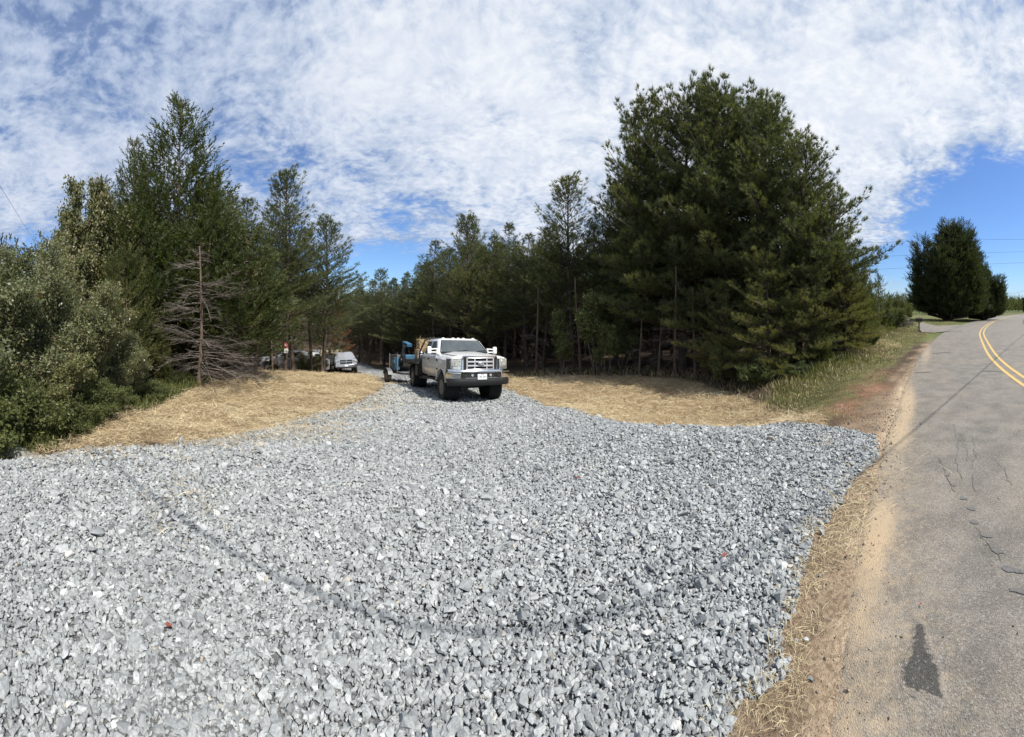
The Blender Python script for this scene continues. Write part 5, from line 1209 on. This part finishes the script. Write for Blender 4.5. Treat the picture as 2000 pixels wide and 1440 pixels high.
    em2 = MB(); em2.ring_loft([[Vector((.098*math.cos(t), cy(0)+dy, 1.20+.042*math.sin(t))) for t in np.linspace(0, 2*math.pi, 25)[:-1]] for dy in (.055, .062)], True); em2.build('emblem_field', M_emb, e)
    MT = Matrix.Translation((0, cy(0)+.064, 1.198)) @ Matrix.Rotation(math.pi, 4, 'Z') @ Matrix.Rotation(R_(90), 4, 'X')
    text_mesh('lettering', 'Ford', .072, M_plate, MT, e, .001, shear=.3)
    # headlamps
    for s in (-1, 1):
        hl = MB(); pr = [(.635, .965, .0), (.80, .945, 0), (.935, .86, 0), (.985, .68, 0)]
        hl.ring_loft([[Vector((s*x, y-.05, 1.125)), Vector((s*x, y+.012, 1.125)), Vector((s*x, y+.012, 1.335)), Vector((s*x, y-.05, 1.335))] for x, y, _ in pr], True)
        h = hl.build('headlamp', M_lens, T, bevel=.012, smooth=50)
        hs = MB(); hs.ring_loft([[Vector((s*x, y-.06, 1.022)), Vector((s*x, y+.006, 1.022)), Vector((s*x, y+.006, 1.350)), Vector((s*x, y-.06, 1.350))] for x, y in [(.626, .967), (.80, .945), (.945, .855), (1.0, .66)]], True); hs.build('headlamp_housing', M_gsteel, T)
        bl = MB(); bl.lathe((s*.755, .955, 1.235), (s*.12, 1, 0), [(.03, .0), (.075, .012), (.085, .006)], 20); bl.build('reflector', M_lens2, h, smooth=40)
        tu = MB(); pr2 = [(.635, .965), (.80, .945), (.910, .875)]
        tu.ring_loft([[Vector((s*x, y-.05, 1.04)), Vector((s*x, y+.010, 1.04)), Vector((s*x, y+.010, 1.118)), Vector((s*x, y-.05, 1.118))] for x, y in pr2], True); tu.build('turn_lamp', M_lens2, T, bevel=.006)
        am = MB(); pr3 = [(.914, .872), (.945, .835), (.992, .675)]
        am.ring_loft([[Vector((s*x, y-.05, 1.04)), Vector((s*x, y+.012, 1.04)), Vector((s*x, y+.012, 1.120)), Vector((s*x, y-.05, 1.120))] for x, y in pr3], True); am.build('marker_lamp', M_amber, T, bevel=.006)
    # bumper: chrome bar with a black lower inset
    def by(x): return 1.085-.10*(x/1.02)**2-.12*max(0, (abs(x)-.82)/.2)**2
    def strip(name, x0, x1, prof, mt, bevel=.01, n=13, par=None):
        b = MB(); b.ring_loft([[Vector((x, by(x)+dy, z)) for dy, z in (prof(x) if callable(prof) else prof)] for x in np.linspace(x0, x1, n)], True); return b.build(name, mt, par or T, bevel=bevel, smooth=40)
    bp = strip('bumper', -1.03, 1.03, [(-.20, .925), (-.01, .925), (.015, .96), (.01, 1.0), (-.03, 1.035), (-.20, 1.035)], M_chrome)
    for s in (-1, 1):
        strip('bumper_end', s*.66, s*1.035, lambda x: [(-.16, .76), (-.01, .76+.0*x), (.008, .80), (.008, .93), (-.16, .93)], M_chrome, par=bp)
        w_ = MB(); w_.ring_loft([[Vector((s*1.03, y, z)) for z in (.76, 1.03)]+[Vector((s*.99, y, z)) for z in (1.03, .76)] for y in (by(1.03)-.02, .62)], True); w_.build('bumper_end', M_chrome, bp, bevel=.01)
    strip('bumper_inset', -.68, .68, [(-.12, .60), (-.035, .60), (-.035, .93), (-.12, .93)], M_black, par=bp)
    strip('valance', -1.0, 1.0, [(-.20, .545), (-.045, .545), (-.0, .60), (.006, .70), (-.01, .765), (-.20, .765)], M_black, par=bp)
    strip('bumper_lip', -.64, .64, [(-.10, .765), (.012, .765), (.012, .785), (-.10, .785)], M_gsteel, par=bp, bevel=.003)
    for s in (-1, 1):
        fl = MB(); fl.lathe((s*.30, by(.3)-.03, .855), (0, 1, 0), [(.001, .02), (.04, .016), (.045, 0)], 18); fl.build('fog_lamp', M_lens2, bp)
        hk = MB(); hk.tube([(s*.56-.06, by(.5)-.03, .875), (s*.56-.04, by(.5)+.05, .84), (s*.56+.04, by(.5)+.05, .84), (s*.56+.06, by(.5)-.03, .875)], .016, 8); hk.build('tow_hook', M_steel, bp, smooth=50)
    pl = MB(); pl.box((0, by(0)+.022, .815), (.305, .008, .165)); pt = pl.build('licence_plate', M_plate, T, bevel=.003)
    def tp(nm, txt, sz, x, z): 
        # the truck's own left is -x, so letters run towards -x
        return text_mesh(nm, txt, sz, M_ink, Matrix.Translation((x, by(0)+.0275, z)) @ Matrix.Rotation(math.pi, 4, 'Z') @ Matrix.Rotation(R_(90), 4, 'X'), pt, .001)
    tp('plate_lettering', '96-581', .085, -.025, .812); tp('plate_lettering', 'F', .055, .125, .835); tp('plate_lettering', 'T', .045, .125, .79); tp('plate_lettering', 'VIRGINIA', .026, 0, .880)
    # chassis, axles, bed
    F_ = MB()
    for s in (-1, 1): F_.box((s*.42, -2.1, .66), (.08, 6.0, .18))
    F_.cyl((0, 0, .42), (1, 0, 0), .055, 1.5, 12); F_.cyl((.25, 0, .40), (0, 1, 0), .13, .3, 14); F_.cyl((0, -3.95, .42), (1, 0, 0), .07, 1.3, 12); F_.cyl((0, -3.95, .42), (0, 1, 0), .19, .3, 14)
    F_.box((0, .55, .62), (.9, .5, .12)); F_.box((0, -1.2, .55), (.5, 1.2, .15)); F_.box((.0, .25, .5), (1.2, .06, .08))
    F_.build('chassis', M_steel, T)
    wheel(T, .855, 0, .425, .29, 1, name='front_wheel'); wheel(T, -.855, 0, .425, .29, -1, name='front_wheel')
    for s in (-1, 1):
        wheel(T, s*1.03, -3.95, .425, .27, s, name='rear_wheel', dish=.10); wheel(T, s*.72, -3.95, .425, .27, s, name='rear_wheel', dish=.10)
    bed = MB(); bed.box((0, -4.25, 1.13), (2.36, 2.75, .06)); bed.box((0, -4.25, 1.06), (2.42, 2.80, .07))
    for y in np.arange(-5.5, -2.95, .38): bed.box((0, y, .98), (2.1, .06, .10))
    for s in (-1, 1): bed.box((s*1.215, -4.25, 1.10), (.03, 2.8, .12))
    bd = bed.build('flat_bed', M_steel, T, bevel=.006)
    rk = MB()
    for s in (-1, 1):
        rk.tube([(s*1.10, -2.92, 1.15), (s*1.06, -2.90, 1.55), (s*.88, -2.86, 1.98), (s*.70, -2.86, 2.07)], .036, 10); rk.box((s*.86, -2.90, .92), (.42, .10, .55))
    rk.bar((-.72, -2.86, 2.07), (.72, -2.86, 2.07), .07); rk.bar((-1.06, -2.9, 1.45), (1.06, -2.9, 1.45), .05)
    for x in np.linspace(-.8, .8, 7): rk.bar((x, -2.89, 1.15), (x*.85, -2.87, 2.05), .03)
    rk.build('headache_rack', M_steel, T, smooth=40)
    for s in (-1, 1):
        tb = MB(); tb.box((s*.98, -3.18, .78), (.34, .44, .42)); tb.build('tool_box', M_steel, T, bevel=.01)
        fm = MB(); fm.ring_loft([[Vector((x, -3.95+.53*math.cos(t), .44+.53*math.sin(t))) for t in np.linspace(.1, math.pi-.1, 16)] for x in (s*.60, s*1.18)], False, closed=False); fm.build('mud_guard', M_black, T, smooth=60)
        mf = MB(); mf.box((s*.88, -4.52, .62), (.56, .015, .55)); mf.build('mud_flap', M_black, T)
    ex = MB(); ex.tube([(.5, -1.0, .5), (.6, -2.6, .5), (.95, -3.3, .48)], .045, 10); ex.build('exhaust', M_gsteel, T, smooth=50)
    return T, Mx
TRUCK, TM = make_truck()
# ---- load on the bed: straw bales with loose stalks, a bag, each a thing of its own
def bale(name, label, c, d, seed, M, rz=0, loose=260):
    rs = np.random.RandomState(seed); Mb = M @ Matrix.Translation(c) @ rotz(rz)
    r = empty(name, mat=Mb); tag(r, label, 'straw bale', 'straw bales on the flat bed')
    bm = bmesh.new(); bmesh.ops.create_cube(bm, size=1)
    for v in bm.verts: v.co = Vector((v.co.x*d[0], v.co.y*d[1], (v.co.z+.5)*d[2]))
    bmesh.ops.subdivide_edges(bm, edges=bm.edges, cuts=5, use_grid_fill=True)
    for v in bm.verts:
        v.co += Vector(rs.normal(0, .018, 3))
    me = bpy.data.meshes.new('bale_block'); bm.to_mesh(me); bm.free(); me.materials.append(M_strawb); add_obj('bale_block', me, r)
    n = loose; f = rs.randint(0, 5, n); u, v = rs.uniform(-.5, .5, n), rs.rand(n)
    x = np.where(f < 2, u*d[0], np.where(f == 2, .5*d[0], np.where(f == 3, -.5*d[0], u*d[0]))); y = np.where(f == 0, -.5*d[1], np.where(f == 1, .5*d[1], (rs.rand(n)-.5)*d[1])); z = np.where(f == 4, d[2], v*d[2])
    me = strands(x, y, z, rs.uniform(.08, .22, n), rs.uniform(.006, .011, n), rs.normal(.1, .5, n), np.clip(rs.normal(.6, .22, n), 0, 1), 'loose_straw', M_straw, rs=rs, link=False)
    add_obj('loose_straw', me, r); return r
for k, (nm, lb, c, d) in enumerate([('straw_bale', 'upper straw bale right behind the white cab', (.55, -3.75, 1.60), (.85, .55, .44)), ('straw_bale', 'lower straw bale on the bed behind the white cab', (.58, -3.72, 1.16), (.95, .62, .44)),
        ('straw_bale', 'straw bale on the far side of the bed', (-.45, -3.72, 1.16), (.95, .6, .44)), ('straw_bale', 'rear straw bale lying at the tail of the bed', (.35, -4.5, 1.16), (.95, .5, .36)), ('straw_bale', 'topmost far straw bale behind the cab', (-.42, -3.7, 1.60), (.9, .5, .36))]):
    bale(nm, lb, c, d, 90+k, TM)
b_ = MB(); rg = []
for z, r in ((0, .10), (.06, .14), (.2, .15), (.32, .12), (.40, .05)): rg.append([Vector((.98+r*.8*math.cos(t)*(1+.15*math.sin(3*t)), -3.28+r*math.sin(t), 1.165+z)) for t in np.linspace(0, 6.28, 15)[:-1]])
b_.ring_loft(rg, True); bg_ = b_.build('white_bag', M_bag, None, smooth=60); bg_.matrix_world = TM; tag(bg_, 'white sack standing on the bed corner behind the cab', 'sack')

# ---- the towed straw blower
def make_blower():
    x, y = pos(786, 18.8); Mx = ground_frame(x, y, -R_(140), [(.75, 0), (-.75, 0), (0, 1.6)])
    T = empty('straw_blower', mat=Mx); tag(T, 'blue and grey straw blower trailer hitched behind the white truck', 'trailer')
    f = MB()
    for s in (-1, 1): f.box((s*.5, -.1, .52), (.07, 2.6, .09)); f.bar((s*.5, 1.2, .52), (0, 2.3, .5), .08)
    f.box((0, -1.4, .52), (1.07, .07, .09)); f.box((0, .1, .58), (1.1, 1.5, .03)); f.bar((0, 2.2, .5), (0, 2.75, .55), .09); f.build('frame', M_gsteel, T)
    for s in (-1, 1):
        wheel(T, s*.82, 0, .33, .2, s, tread=False, rimr=.2)
        g = MB(); g.ring_loft([[Vector((xx, .42*math.cos(t), .36+.40*math.sin(t))) for t in np.linspace(.15, math.pi-.15, 12)] for xx in (s*.70, s*.95)], False, closed=False); g.build('fender', M_gsteel, T, smooth=60)
    h = MB(); h.ring_loft([[Vector((sx*.42, y_, z)) for sx, y_ in ((1, .35), (-1, .35), (-1, -.9), (1, -.9))] if z > .9 else [Vector((sx*.3, y_, z)) for sx, y_ in ((1, .2), (-1, .2), (-1, -.7), (1, -.7))] for z in (.6, 1.0, 1.42)], True); h.build('hopper', M_gsteel, T, bevel=.01)
    tk = MB(); tk.box((.52, .42, .98), (.30, .42, .62)); tk.build('tank', M_blue, T, bevel=.03); 
    tk = MB(); tk.box((.68, .42, 1.10), (.02, .3, .18)); tk.build('side_plate', mat('pale_blue_panel', (.12, .30, .45), .5), T)
    e = MB(); e.box((.1, .75, 1.1), (.55, .5, .5)); e.cyl((.3, .75, 1.42), (0, 0, 1), .12, .2, 16); e.tube([(.0, .9, 1.3), (.0, .95, 1.6), (.1, 1.0, 1.62)], .03, 8); e.cyl((.42, .75, 1.15), (1, 0, 0), .16, .08, 18); e.tube([(.35, .3, 1.3), (.45, .1, 1.5), (.2, -.1, 1.55)], .02, 8); e.build('engine', M_steel, T, bevel=.01)
    for xx, yy in ((.6, -.35), (.6, .75), (-.5, .8)): u = MB(); u.bar((xx, yy, .55), (xx, yy, 1.5), .04); u.build('upright', M_gsteel, T)
    c = MB(); c.tube([(0, .1, 1.35), (0, .15, 1.7), (.0, .25, 1.88)], [.11, .09, .09], 14); ch = c.build('chute_pipe', M_gsteel, T, smooth=50)
    d = MB(); q = Matrix.Rotation(R_(-12), 3, 'X'); d.box((0, .60, 1.98), (.28, .7, .17), R=q); d.build('chute', M_blue, T, bevel=.02)
    b = MB(); b.box((-.1, .95, 1.3), (.8, .35, .28)); b.build('hood', M_blue, T, bevel=.03)
make_blower()

def small_pickup(name, label, x, y, az, paint, pts=None, bed=True):
    Mx = ground_frame(x, y, -R_(az), [(.8, 0), (-.8, 0), (.8, -3.6), (-.8, -3.6)]); T = empty(name, mat=Mx); tag(T, label, 'pickup')
    B = MB(); s9 = lambda y, zb, w, zt: (y, [(0, zb), (w-.06, zb), (w, zb+.15), (w, zt-.12), (w-.12, zt-.02), (.4, zt+.03), (0, zt+.04)])
    loft_half(B, [s9(.86, .55, .86, 1.10), s9(.70, .45, .96, 1.20), s9(-.5, .42, 1.0, 1.27), s9(-2.9, .42, 1.0, 1.27), s9(-2.95, .42, 1.0, 1.25), s9(-4.6, .45, .99, 1.25)])
    bd = B.build('body', paint, T, smooth=35)
    cuts = []
    for yy in (0, -3.6):
        for s in (-1, 1):
            c = MB(); c.cyl((s*.9, yy, .42), (1, 0, 0), .46, .5, 28); o = c.build('cut', M_dark); o.matrix_world = Mx; cuts.append(o)
    bpy.context.view_layer.update(); boolean_cut(bd, cuts)
    def lp(z, yf, yb, hw, r=.1): return [Vector((a, b, z)) for a, b in ((hw-r, yf), (-hw+r, yf), (-hw, yf-r), (-hw, yb+r), (-hw+r, yb), (hw-r, yb), (hw, yb+r), (hw, yf-r))]
    G = MB(); G.ring_loft([lp(1.26, -.45, -2.85, .94), lp(1.74, -1.15, -2.75, .74), lp(1.84, -1.35, -2.6, .62)], True); G.build('cab', paint, T, smooth=30)
    panel('windshield', [(-.80, -.53, 1.31), (.80, -.53, 1.31), (.63, -1.10, 1.70), (-.63, -1.10, 1.70)], M_glass, T, .012)
    for s in (-1, 1):
        for q in ([(-.95, 1.31), (-1.68, 1.31), (-1.68, 1.70), (-1.32, 1.70)], [(-1.76, 1.31), (-2.65, 1.31), (-2.6, 1.70), (-1.76, 1.70)]):
            pts = [(s*np.interp(z, [1.26, 1.74], [.94, .74]), yy, z) for yy, z in q]
            a, b, c = map(Vector, pts[:3]); 
            if ((b-a).cross(c-a)).x*s < 0: pts = pts[::-1]
            panel('window', pts, M_sglass, T, .010)
        wheel(T, s*.86, 0, .38, .26, s, lugs=20); wheel(T, s*.86, -3.6, .38, .26, s, lugs=20)
        m = MB(); m.box((s*1.12, -.75, 1.38), (.2, .1, .22)); m.build('mirror', M_black, T, bevel=.03)
        h = MB(); h.box((s*.72, .80, .98), (.34, .12, .18)); h.build('headlamp', M_lens2, T, bevel=.03)
        fl = MB(); fl.box((s*.93, .2, .95), (.12, 1.1, .12)); fl.build('wing_flare', paint, T, bevel=.03)
    g = MB(); g.box((0, .87, .95), (1.05, .05, .34)); gr = g.build('grille', M_black, T, bevel=.02)
    g = MB(); g.bar((-.5, .905, .95), (.5, .905, .95), .05); g.bar((0, .905, .80), (0, .905, 1.12), .05); g.build('grille_bar', M_chrome, gr)
    b = MB(); b.box((0, .95, .62), (1.9, .18, .26)); b.build('bumper', M_chrome, T, bevel=.04); b = MB(); b.box((0, 1.0, .48), (1.7, .12, .14)); b.build('valance', M_black, T, bevel=.03)
    p = MB(); p.box((0, 1.05, .64), (.3, .01, .15)); p.build('licence_plate', M_plate, T)
    return T, Mx
x, y = pos(676, 31.5); small_pickup('pickup_truck', 'silver pickup parked further down the drive with a tan trailer', x, y, 150, M_silver)
def make_dump():
    x, y = pos(647, 35.5); Mx = ground_frame(x, y, -R_(150), [(.8, 0), (-.8, 0), (0, 1.8)]); T = empty('dump_trailer', mat=Mx); tag(T, 'tall tan box trailer behind the silver pickup', 'trailer')
    b = MB(); b.ring_loft([[Vector((sx*w_, y_, z)) for sx, y_ in ((1, 1.6), (-1, 1.6), (-1, -2.4), (1, -2.4))] for z, w_ in ((.75, 1.02), (2.05, 1.06), (2.12, 1.0))], True); b.build('box', M_tan, T, bevel=.03)
    for y_ in np.linspace(-2.2, 1.4, 7):
        for s in (-1, 1): r = MB(); r.box((s*1.07, y_, 1.4), (.05, .08, 1.25)); r.build('rib', M_tan, T)
    f = MB(); f.box((0, -.2, .66), (1.2, 4.4, .14)); f.bar((0, 1.8, .62), (0, 3.2, .55), .1); f.build('frame', M_steel, T)
    for s in (-1, 1):
        for y_ in (-.5, -1.4): wheel(T, s*.95, y_, .38, .22, s, tread=False)
    t = MB(); t.ring_loft([[Vector((1.0, 1.65, .7)), Vector((-1.0, 1.65, .7)), Vector((-.9, 1.75, 1.75)), Vector((.9, 1.75, 1.75))], [Vector((.9, 2.9, .75)), Vector((-.9, 2.9, .75)), Vector((-.7, 2.3, 1.3)), Vector((.7, 2.3, 1.3))]], True); t.build('tarp', M_black, T, smooth=40)
make_dump()
x, y = pos(530, 29); small_pickup('pickup_truck', 'white pickup parked among the trees left of the signs', x, y, 250, mat('white_pickup_paint', (.42, .43, .44), .4, vary=.08, coat=.2))
x, y = pos(588, 30.5); small_pickup('pickup_truck', 'white pickup nose half hidden behind the bush right of the signs', x, y, 168, mat('white_pickup_paint', (.45, .45, .45), .4, vary=.08, coat=.2))
# ------------------------------------------------------------------ small things
M_redsign = mat('red_sign', (0.52, 0.07, 0.08), .5, vary=.06); M_palesign = mat('pale_sign', (0.62, 0.66, 0.60), .5, vary=.06)
M_wood = bark_mat('weathered_wood', (0.15, 0.12, 0.09), (0.30, 0.25, 0.20)); M_pole = bark_mat('pole_wood', (0.13, 0.10, 0.075), (0.24, 0.19, 0.15))
M_conc = mat('concrete', (0.36, 0.35, 0.32), .9, vary=.15, scale=12, bump=.4); M_cable = mat('cable_sheath', (0.022, 0.022, 0.023), .6)
sd_ = math.hypot(signx, signy); ux, uy = -signx/sd_, -signy/sd_
def tree_sign(name, label, py, w, h, mt, lines, ink):
    z = CAMH-(py-HY)/FP*(sd_+.0); o = empty(name, (signx+ux*.02, signy+uy*.02, z), math.atan2(uy, ux)+math.pi/2); tag(o, label, 'sign')
    b = MB(); b.box((0, 0, 0), (w, .012, h)); b.build('board', mt, o, bevel=.006)
    k = MB()
    for zz, ww in lines: k.box((0, -.008, zz*h), (ww*w, .004, h*.07))
    k.build('lettering', ink, o)
    return o
tree_sign('warning_sign', 'small red sign nailed high on the straight pine trunk', 675, .20, .26, M_redsign, [(.22, .7), (0, .7)], M_plate)
tree_sign('notice_sign', 'small pale sign nailed just below the red sign', 685.5, .19, .22, M_palesign, [(.2, .6), (.0, .7), (-.2, .5)], M_ink)
def mailbox():
    g = ground_at(1795, 27.0); o = empty('mailbox', g, -R_(150)); tag(o, 'black mailbox on a thick wooden post by the side drive', 'mailbox')
    p = MB(); p.box((0, 0, .38), (.12, .12, .86)); p.build('post', M_wood, o, bevel=.01)
    b = MB(); pr = [(-.11, .84), (.11, .84), (.11, 1.00)]+[(.11*math.cos(t), 1.0+.10*math.sin(t)) for t in np.linspace(.2, math.pi-.2, 9)]+[(-.11, 1.0)]
    b.prism(pr, -.27, .25, 'y'); bx = b.build('box', M_black, o, bevel=.006)
    d = MB(); d.prism([(x*.96, .84+(z-.84)*.97) for x, z in pr], -.285, -.272, 'y'); d.build('door', M_gsteel, o)
    f = MB(); f.box((.118, -.05, 1.06), (.008, .03, .16)); f.box((.118, -.02, 1.12), (.008, .09, .05)); f.build('flag', M_redsign, o)
    t = MB(); t.box((0, 0, .815), (.16, .5, .03)); t.build('shelf', M_wood, o)
mailbox()
def brush_pile():
    c = ground_at(1759, 31); o = empty('brush_pile', c); tag(o, 'grey brown heap of cut brush and boards lying in the grass left of the mailbox', 'brush pile')
    rs = np.random.RandomState(8); W = Wood()
    for _ in range(230):
        a = rs.rand()*6.283; r = rs.rand()**.6; p = np.array([math.cos(a)*1.3*r, math.sin(a)*1.1*r, rs.rand()*.95*(1-r*r)+.05]); d = rs.normal(size=3); d[2] *= .3; d /= np.linalg.norm(d); l = rs.uniform(.3, 1.0)
        W.tube([p-d*l/2, p+rs.normal(0, .04, 3), p+d*l/2], np.array([.028, .024, .01])*rs.uniform(.6, 1.5), 4)
    add_obj('branches', W.mesh('branches', M_deadwood), o)
    b = MB()
    for _ in range(14):
        b.box((rs.uniform(-.8, .8), rs.uniform(-.7, .7), rs.uniform(.3, .9)), (rs.uniform(.5, 1.2), .14, .03), R=Matrix.Rotation(rs.uniform(-3, 3), 3, 'Z') @ Matrix.Rotation(rs.uniform(-.3, .3), 3, 'Y'))
    b.build('boards', M_wood, o)
brush_pile()
def culvert():
    x, y = pos(44, 4.15); o = empty('culvert_pipe', (x, y, Hs(*pos(44, 4.6))+.02), R_(30)); tag(o, 'ribbed grey drainage pipe end sticking out at the left gravel edge', 'drain pipe')
    prof = []
    for k in range(22): prof.append((.140+(.016 if k % 2 else 0), -.30+k*.06))
    prof += [(.125, .96), (.125, -.30)]
    b = MB(); b.lathe((0, 0, .05), (1, .12, -.03), prof, 26, closed=True); b.build('pipe', mat('ribbed_pipe', (.25, .235, .205), .7, vary=.3, scale=9), o, smooth=30)
culvert()
# utility poles and overhead cables
def pole(name, label, x, y, h=9.0, arms=True):
    o = empty(name, (x, y, Hs(x, y)-.05)); tag(o, label, 'utility pole')
    b = MB(); b.tube([(0, 0, 0), (0, 0, h)], [.16, .10], 12); b.build('post', M_pole, o, smooth=50)
    if arms:
        a = MB(); a.box((0, 0, h-.5), (.10, 2.0, .11)); a.build('crossarm', M_pole, o)
        for yy in (-.85, 0, .85):
            i_ = MB(); i_.lathe((0, yy, h-.36), (0, 0, 1), [(.02, -.08), (.05, -.05), (.03, 0), (.045, .03), (.02, .07)], 10); i_.build('insulator', M_conc, o, smooth=40)
    return o
def cable(label, a, b, r, sag, cat='cable', n=48, group=None):
    a, b = Vector(a), Vector(b); t = MB(); t.tube([a.lerp(b, k/n)+Vector((0, 0, -4*sag*(k/n)*(1-k/n))) for k in range(n+1)], r, 6)
    o = t.build('overhead_cable', M_cable, None, smooth=60); tag(o, label, cat, group)
    return o
# the cable whose soft shadow crosses stones and road
sh0, sh1 = Vector((-3.7, 1.60, 0)), Vector((13.3, 2.62, 0)); u_ = (sh1-sh0).normalized(); hh = 5.2
of = SUND*(hh/SUND.z)
pa, pb = sh0+of-u_*26, sh0+of+u_*48
cable('thick overhead cable crossing above the viewer, seen only by its shadow', pa, pb, .013, 0.0)
pole('utility_pole', 'wooden utility pole left of the picture carrying the thick cable', pa.x, pa.y, hh+1.0, False); pole('utility_pole', 'wooden utility pole right of the picture carrying the thick cable', pb.x, pb.y, hh+1.0, False)
az = R_(-160); D_ = 6.5; c0 = Vector((D_*math.sin(az), D_*math.cos(az), CAMH+1.64*D_)); w_ = Vector((math.sin(R_(-70)), math.cos(R_(-70)), 0))
cable('thin black cable slanting down across the sky at the far left', c0-w_*30, c0+w_*70, .016, 0.0)
for k, (py0, py1, lb) in enumerate([(538, 513, 'lowest of the three thin cables crossing the sky at the right'), (513, 493, 'middle of the three thin cables crossing in front of the huge round cedar'), (486, 470, 'highest of the three thin cables crossing the huge round cedar')]):
    x0, y0 = pos(1560, 45); x1, y1 = pos(2060, 38)
    cable(lb, (x0, y0, CAMH+(HY-py0-(-4))/FP*45), (x1, y1, CAMH+(HY-py1+2)/FP*38), .009, .25, group='cables crossing at the right')
x, y = pos(1959, 118); pole('utility_pole', 'distant utility pole beside the road right of the dark cedars', x, y, 9.5)
x1, y1 = pos(2090, 60); cable('distant cable rising to the right from the far utility pole', (x, y, 9.2-2.2), (x1, y1, 9.0), .02, 1.5)
# fallen leaves
def leaf(label, px, py, size, seed, col=(.24, .055, .03)):
    x, y = raym(px, py) if px < 1650 else pos(px, CAMH*FP/(py-HY)); z = (Hs(x, y)+.05) if px < 1650 else float(road_z(x, y))+.012
    rs = random.Random(seed); pts = []
    for k in range(14):
        t = 2*math.pi*k/14; r = size*(.5 if k % 2 else 1)*rs.uniform(.7, 1.1); pts.append((r*math.cos(t), r*.75*math.sin(t), rs.uniform(0, size*.35)))
    b = MB(); b.v = [Vector(p) for p in pts]+[Vector((0, 0, size*.1))]+[Vector(p)+Vector((0, 0, .0015)) for p in pts]+[Vector((0, 0, size*.1+.0015))]
    b.f = [[k, (k+1) % 14, 14] for k in range(14)]+[[15+(k+1) % 14, 15+k, 29] for k in range(14)]+[[k, 15+k, 15+(k+1) % 14, (k+1) % 14] for k in range(14)]
    o = b.build('fallen_leaf', mat('red_leaf', col, .6, vary=.3, scale=60), None, smooth=None); o.location = (x, y, z); tag(o, label, 'leaf')
leaf('curled rust red leaf on the stones at the lower left', 329, 1246, .024, 1); leaf('red brown leaf on the stones near the right dirt strip', 1415, 1104, .028, 2); leaf('small red leaf on the stones in the middle distance', 1128, 946, .03, 3); leaf('tiny orange leaf on the asphalt above the dark patch', 1799, 1193, .011, 4, (.34, .08, .04))
# distant ridge
def hills():
    a = np.linspace(R_(40), R_(115), 220); rows = []
    for q, (d, k) in enumerate([(1500, 0), (1900, .55), (2300, 1.0), (2700, .7), (3200, 0)]):
        h = (26+13*np.sin(a*7.3+.4)+6*np.sin(a*19)+2.5*np.sin(a*47))*k
        rows.append(np.stack([d*np.sin(a), d*np.cos(a), h-2], -1))
    V = np.array(rows); n, m, _ = V.shape; i, j = np.meshgrid(np.arange(n-1), np.arange(m-1), indexing='ij')
    F = np.stack([i*m+j, i*m+j+1, (i+1)*m+j+1, (i+1)*m+j], -1).reshape(-1, 4)
    mt = mat('hill_woods', (0.045, 0.085, 0.075), 0.9, vary=.4, scale=.02)
    o = mesh_np('hills', V.reshape(-1, 3), F, mt, smooth=True); o['kind'] = 'structure'
hills()
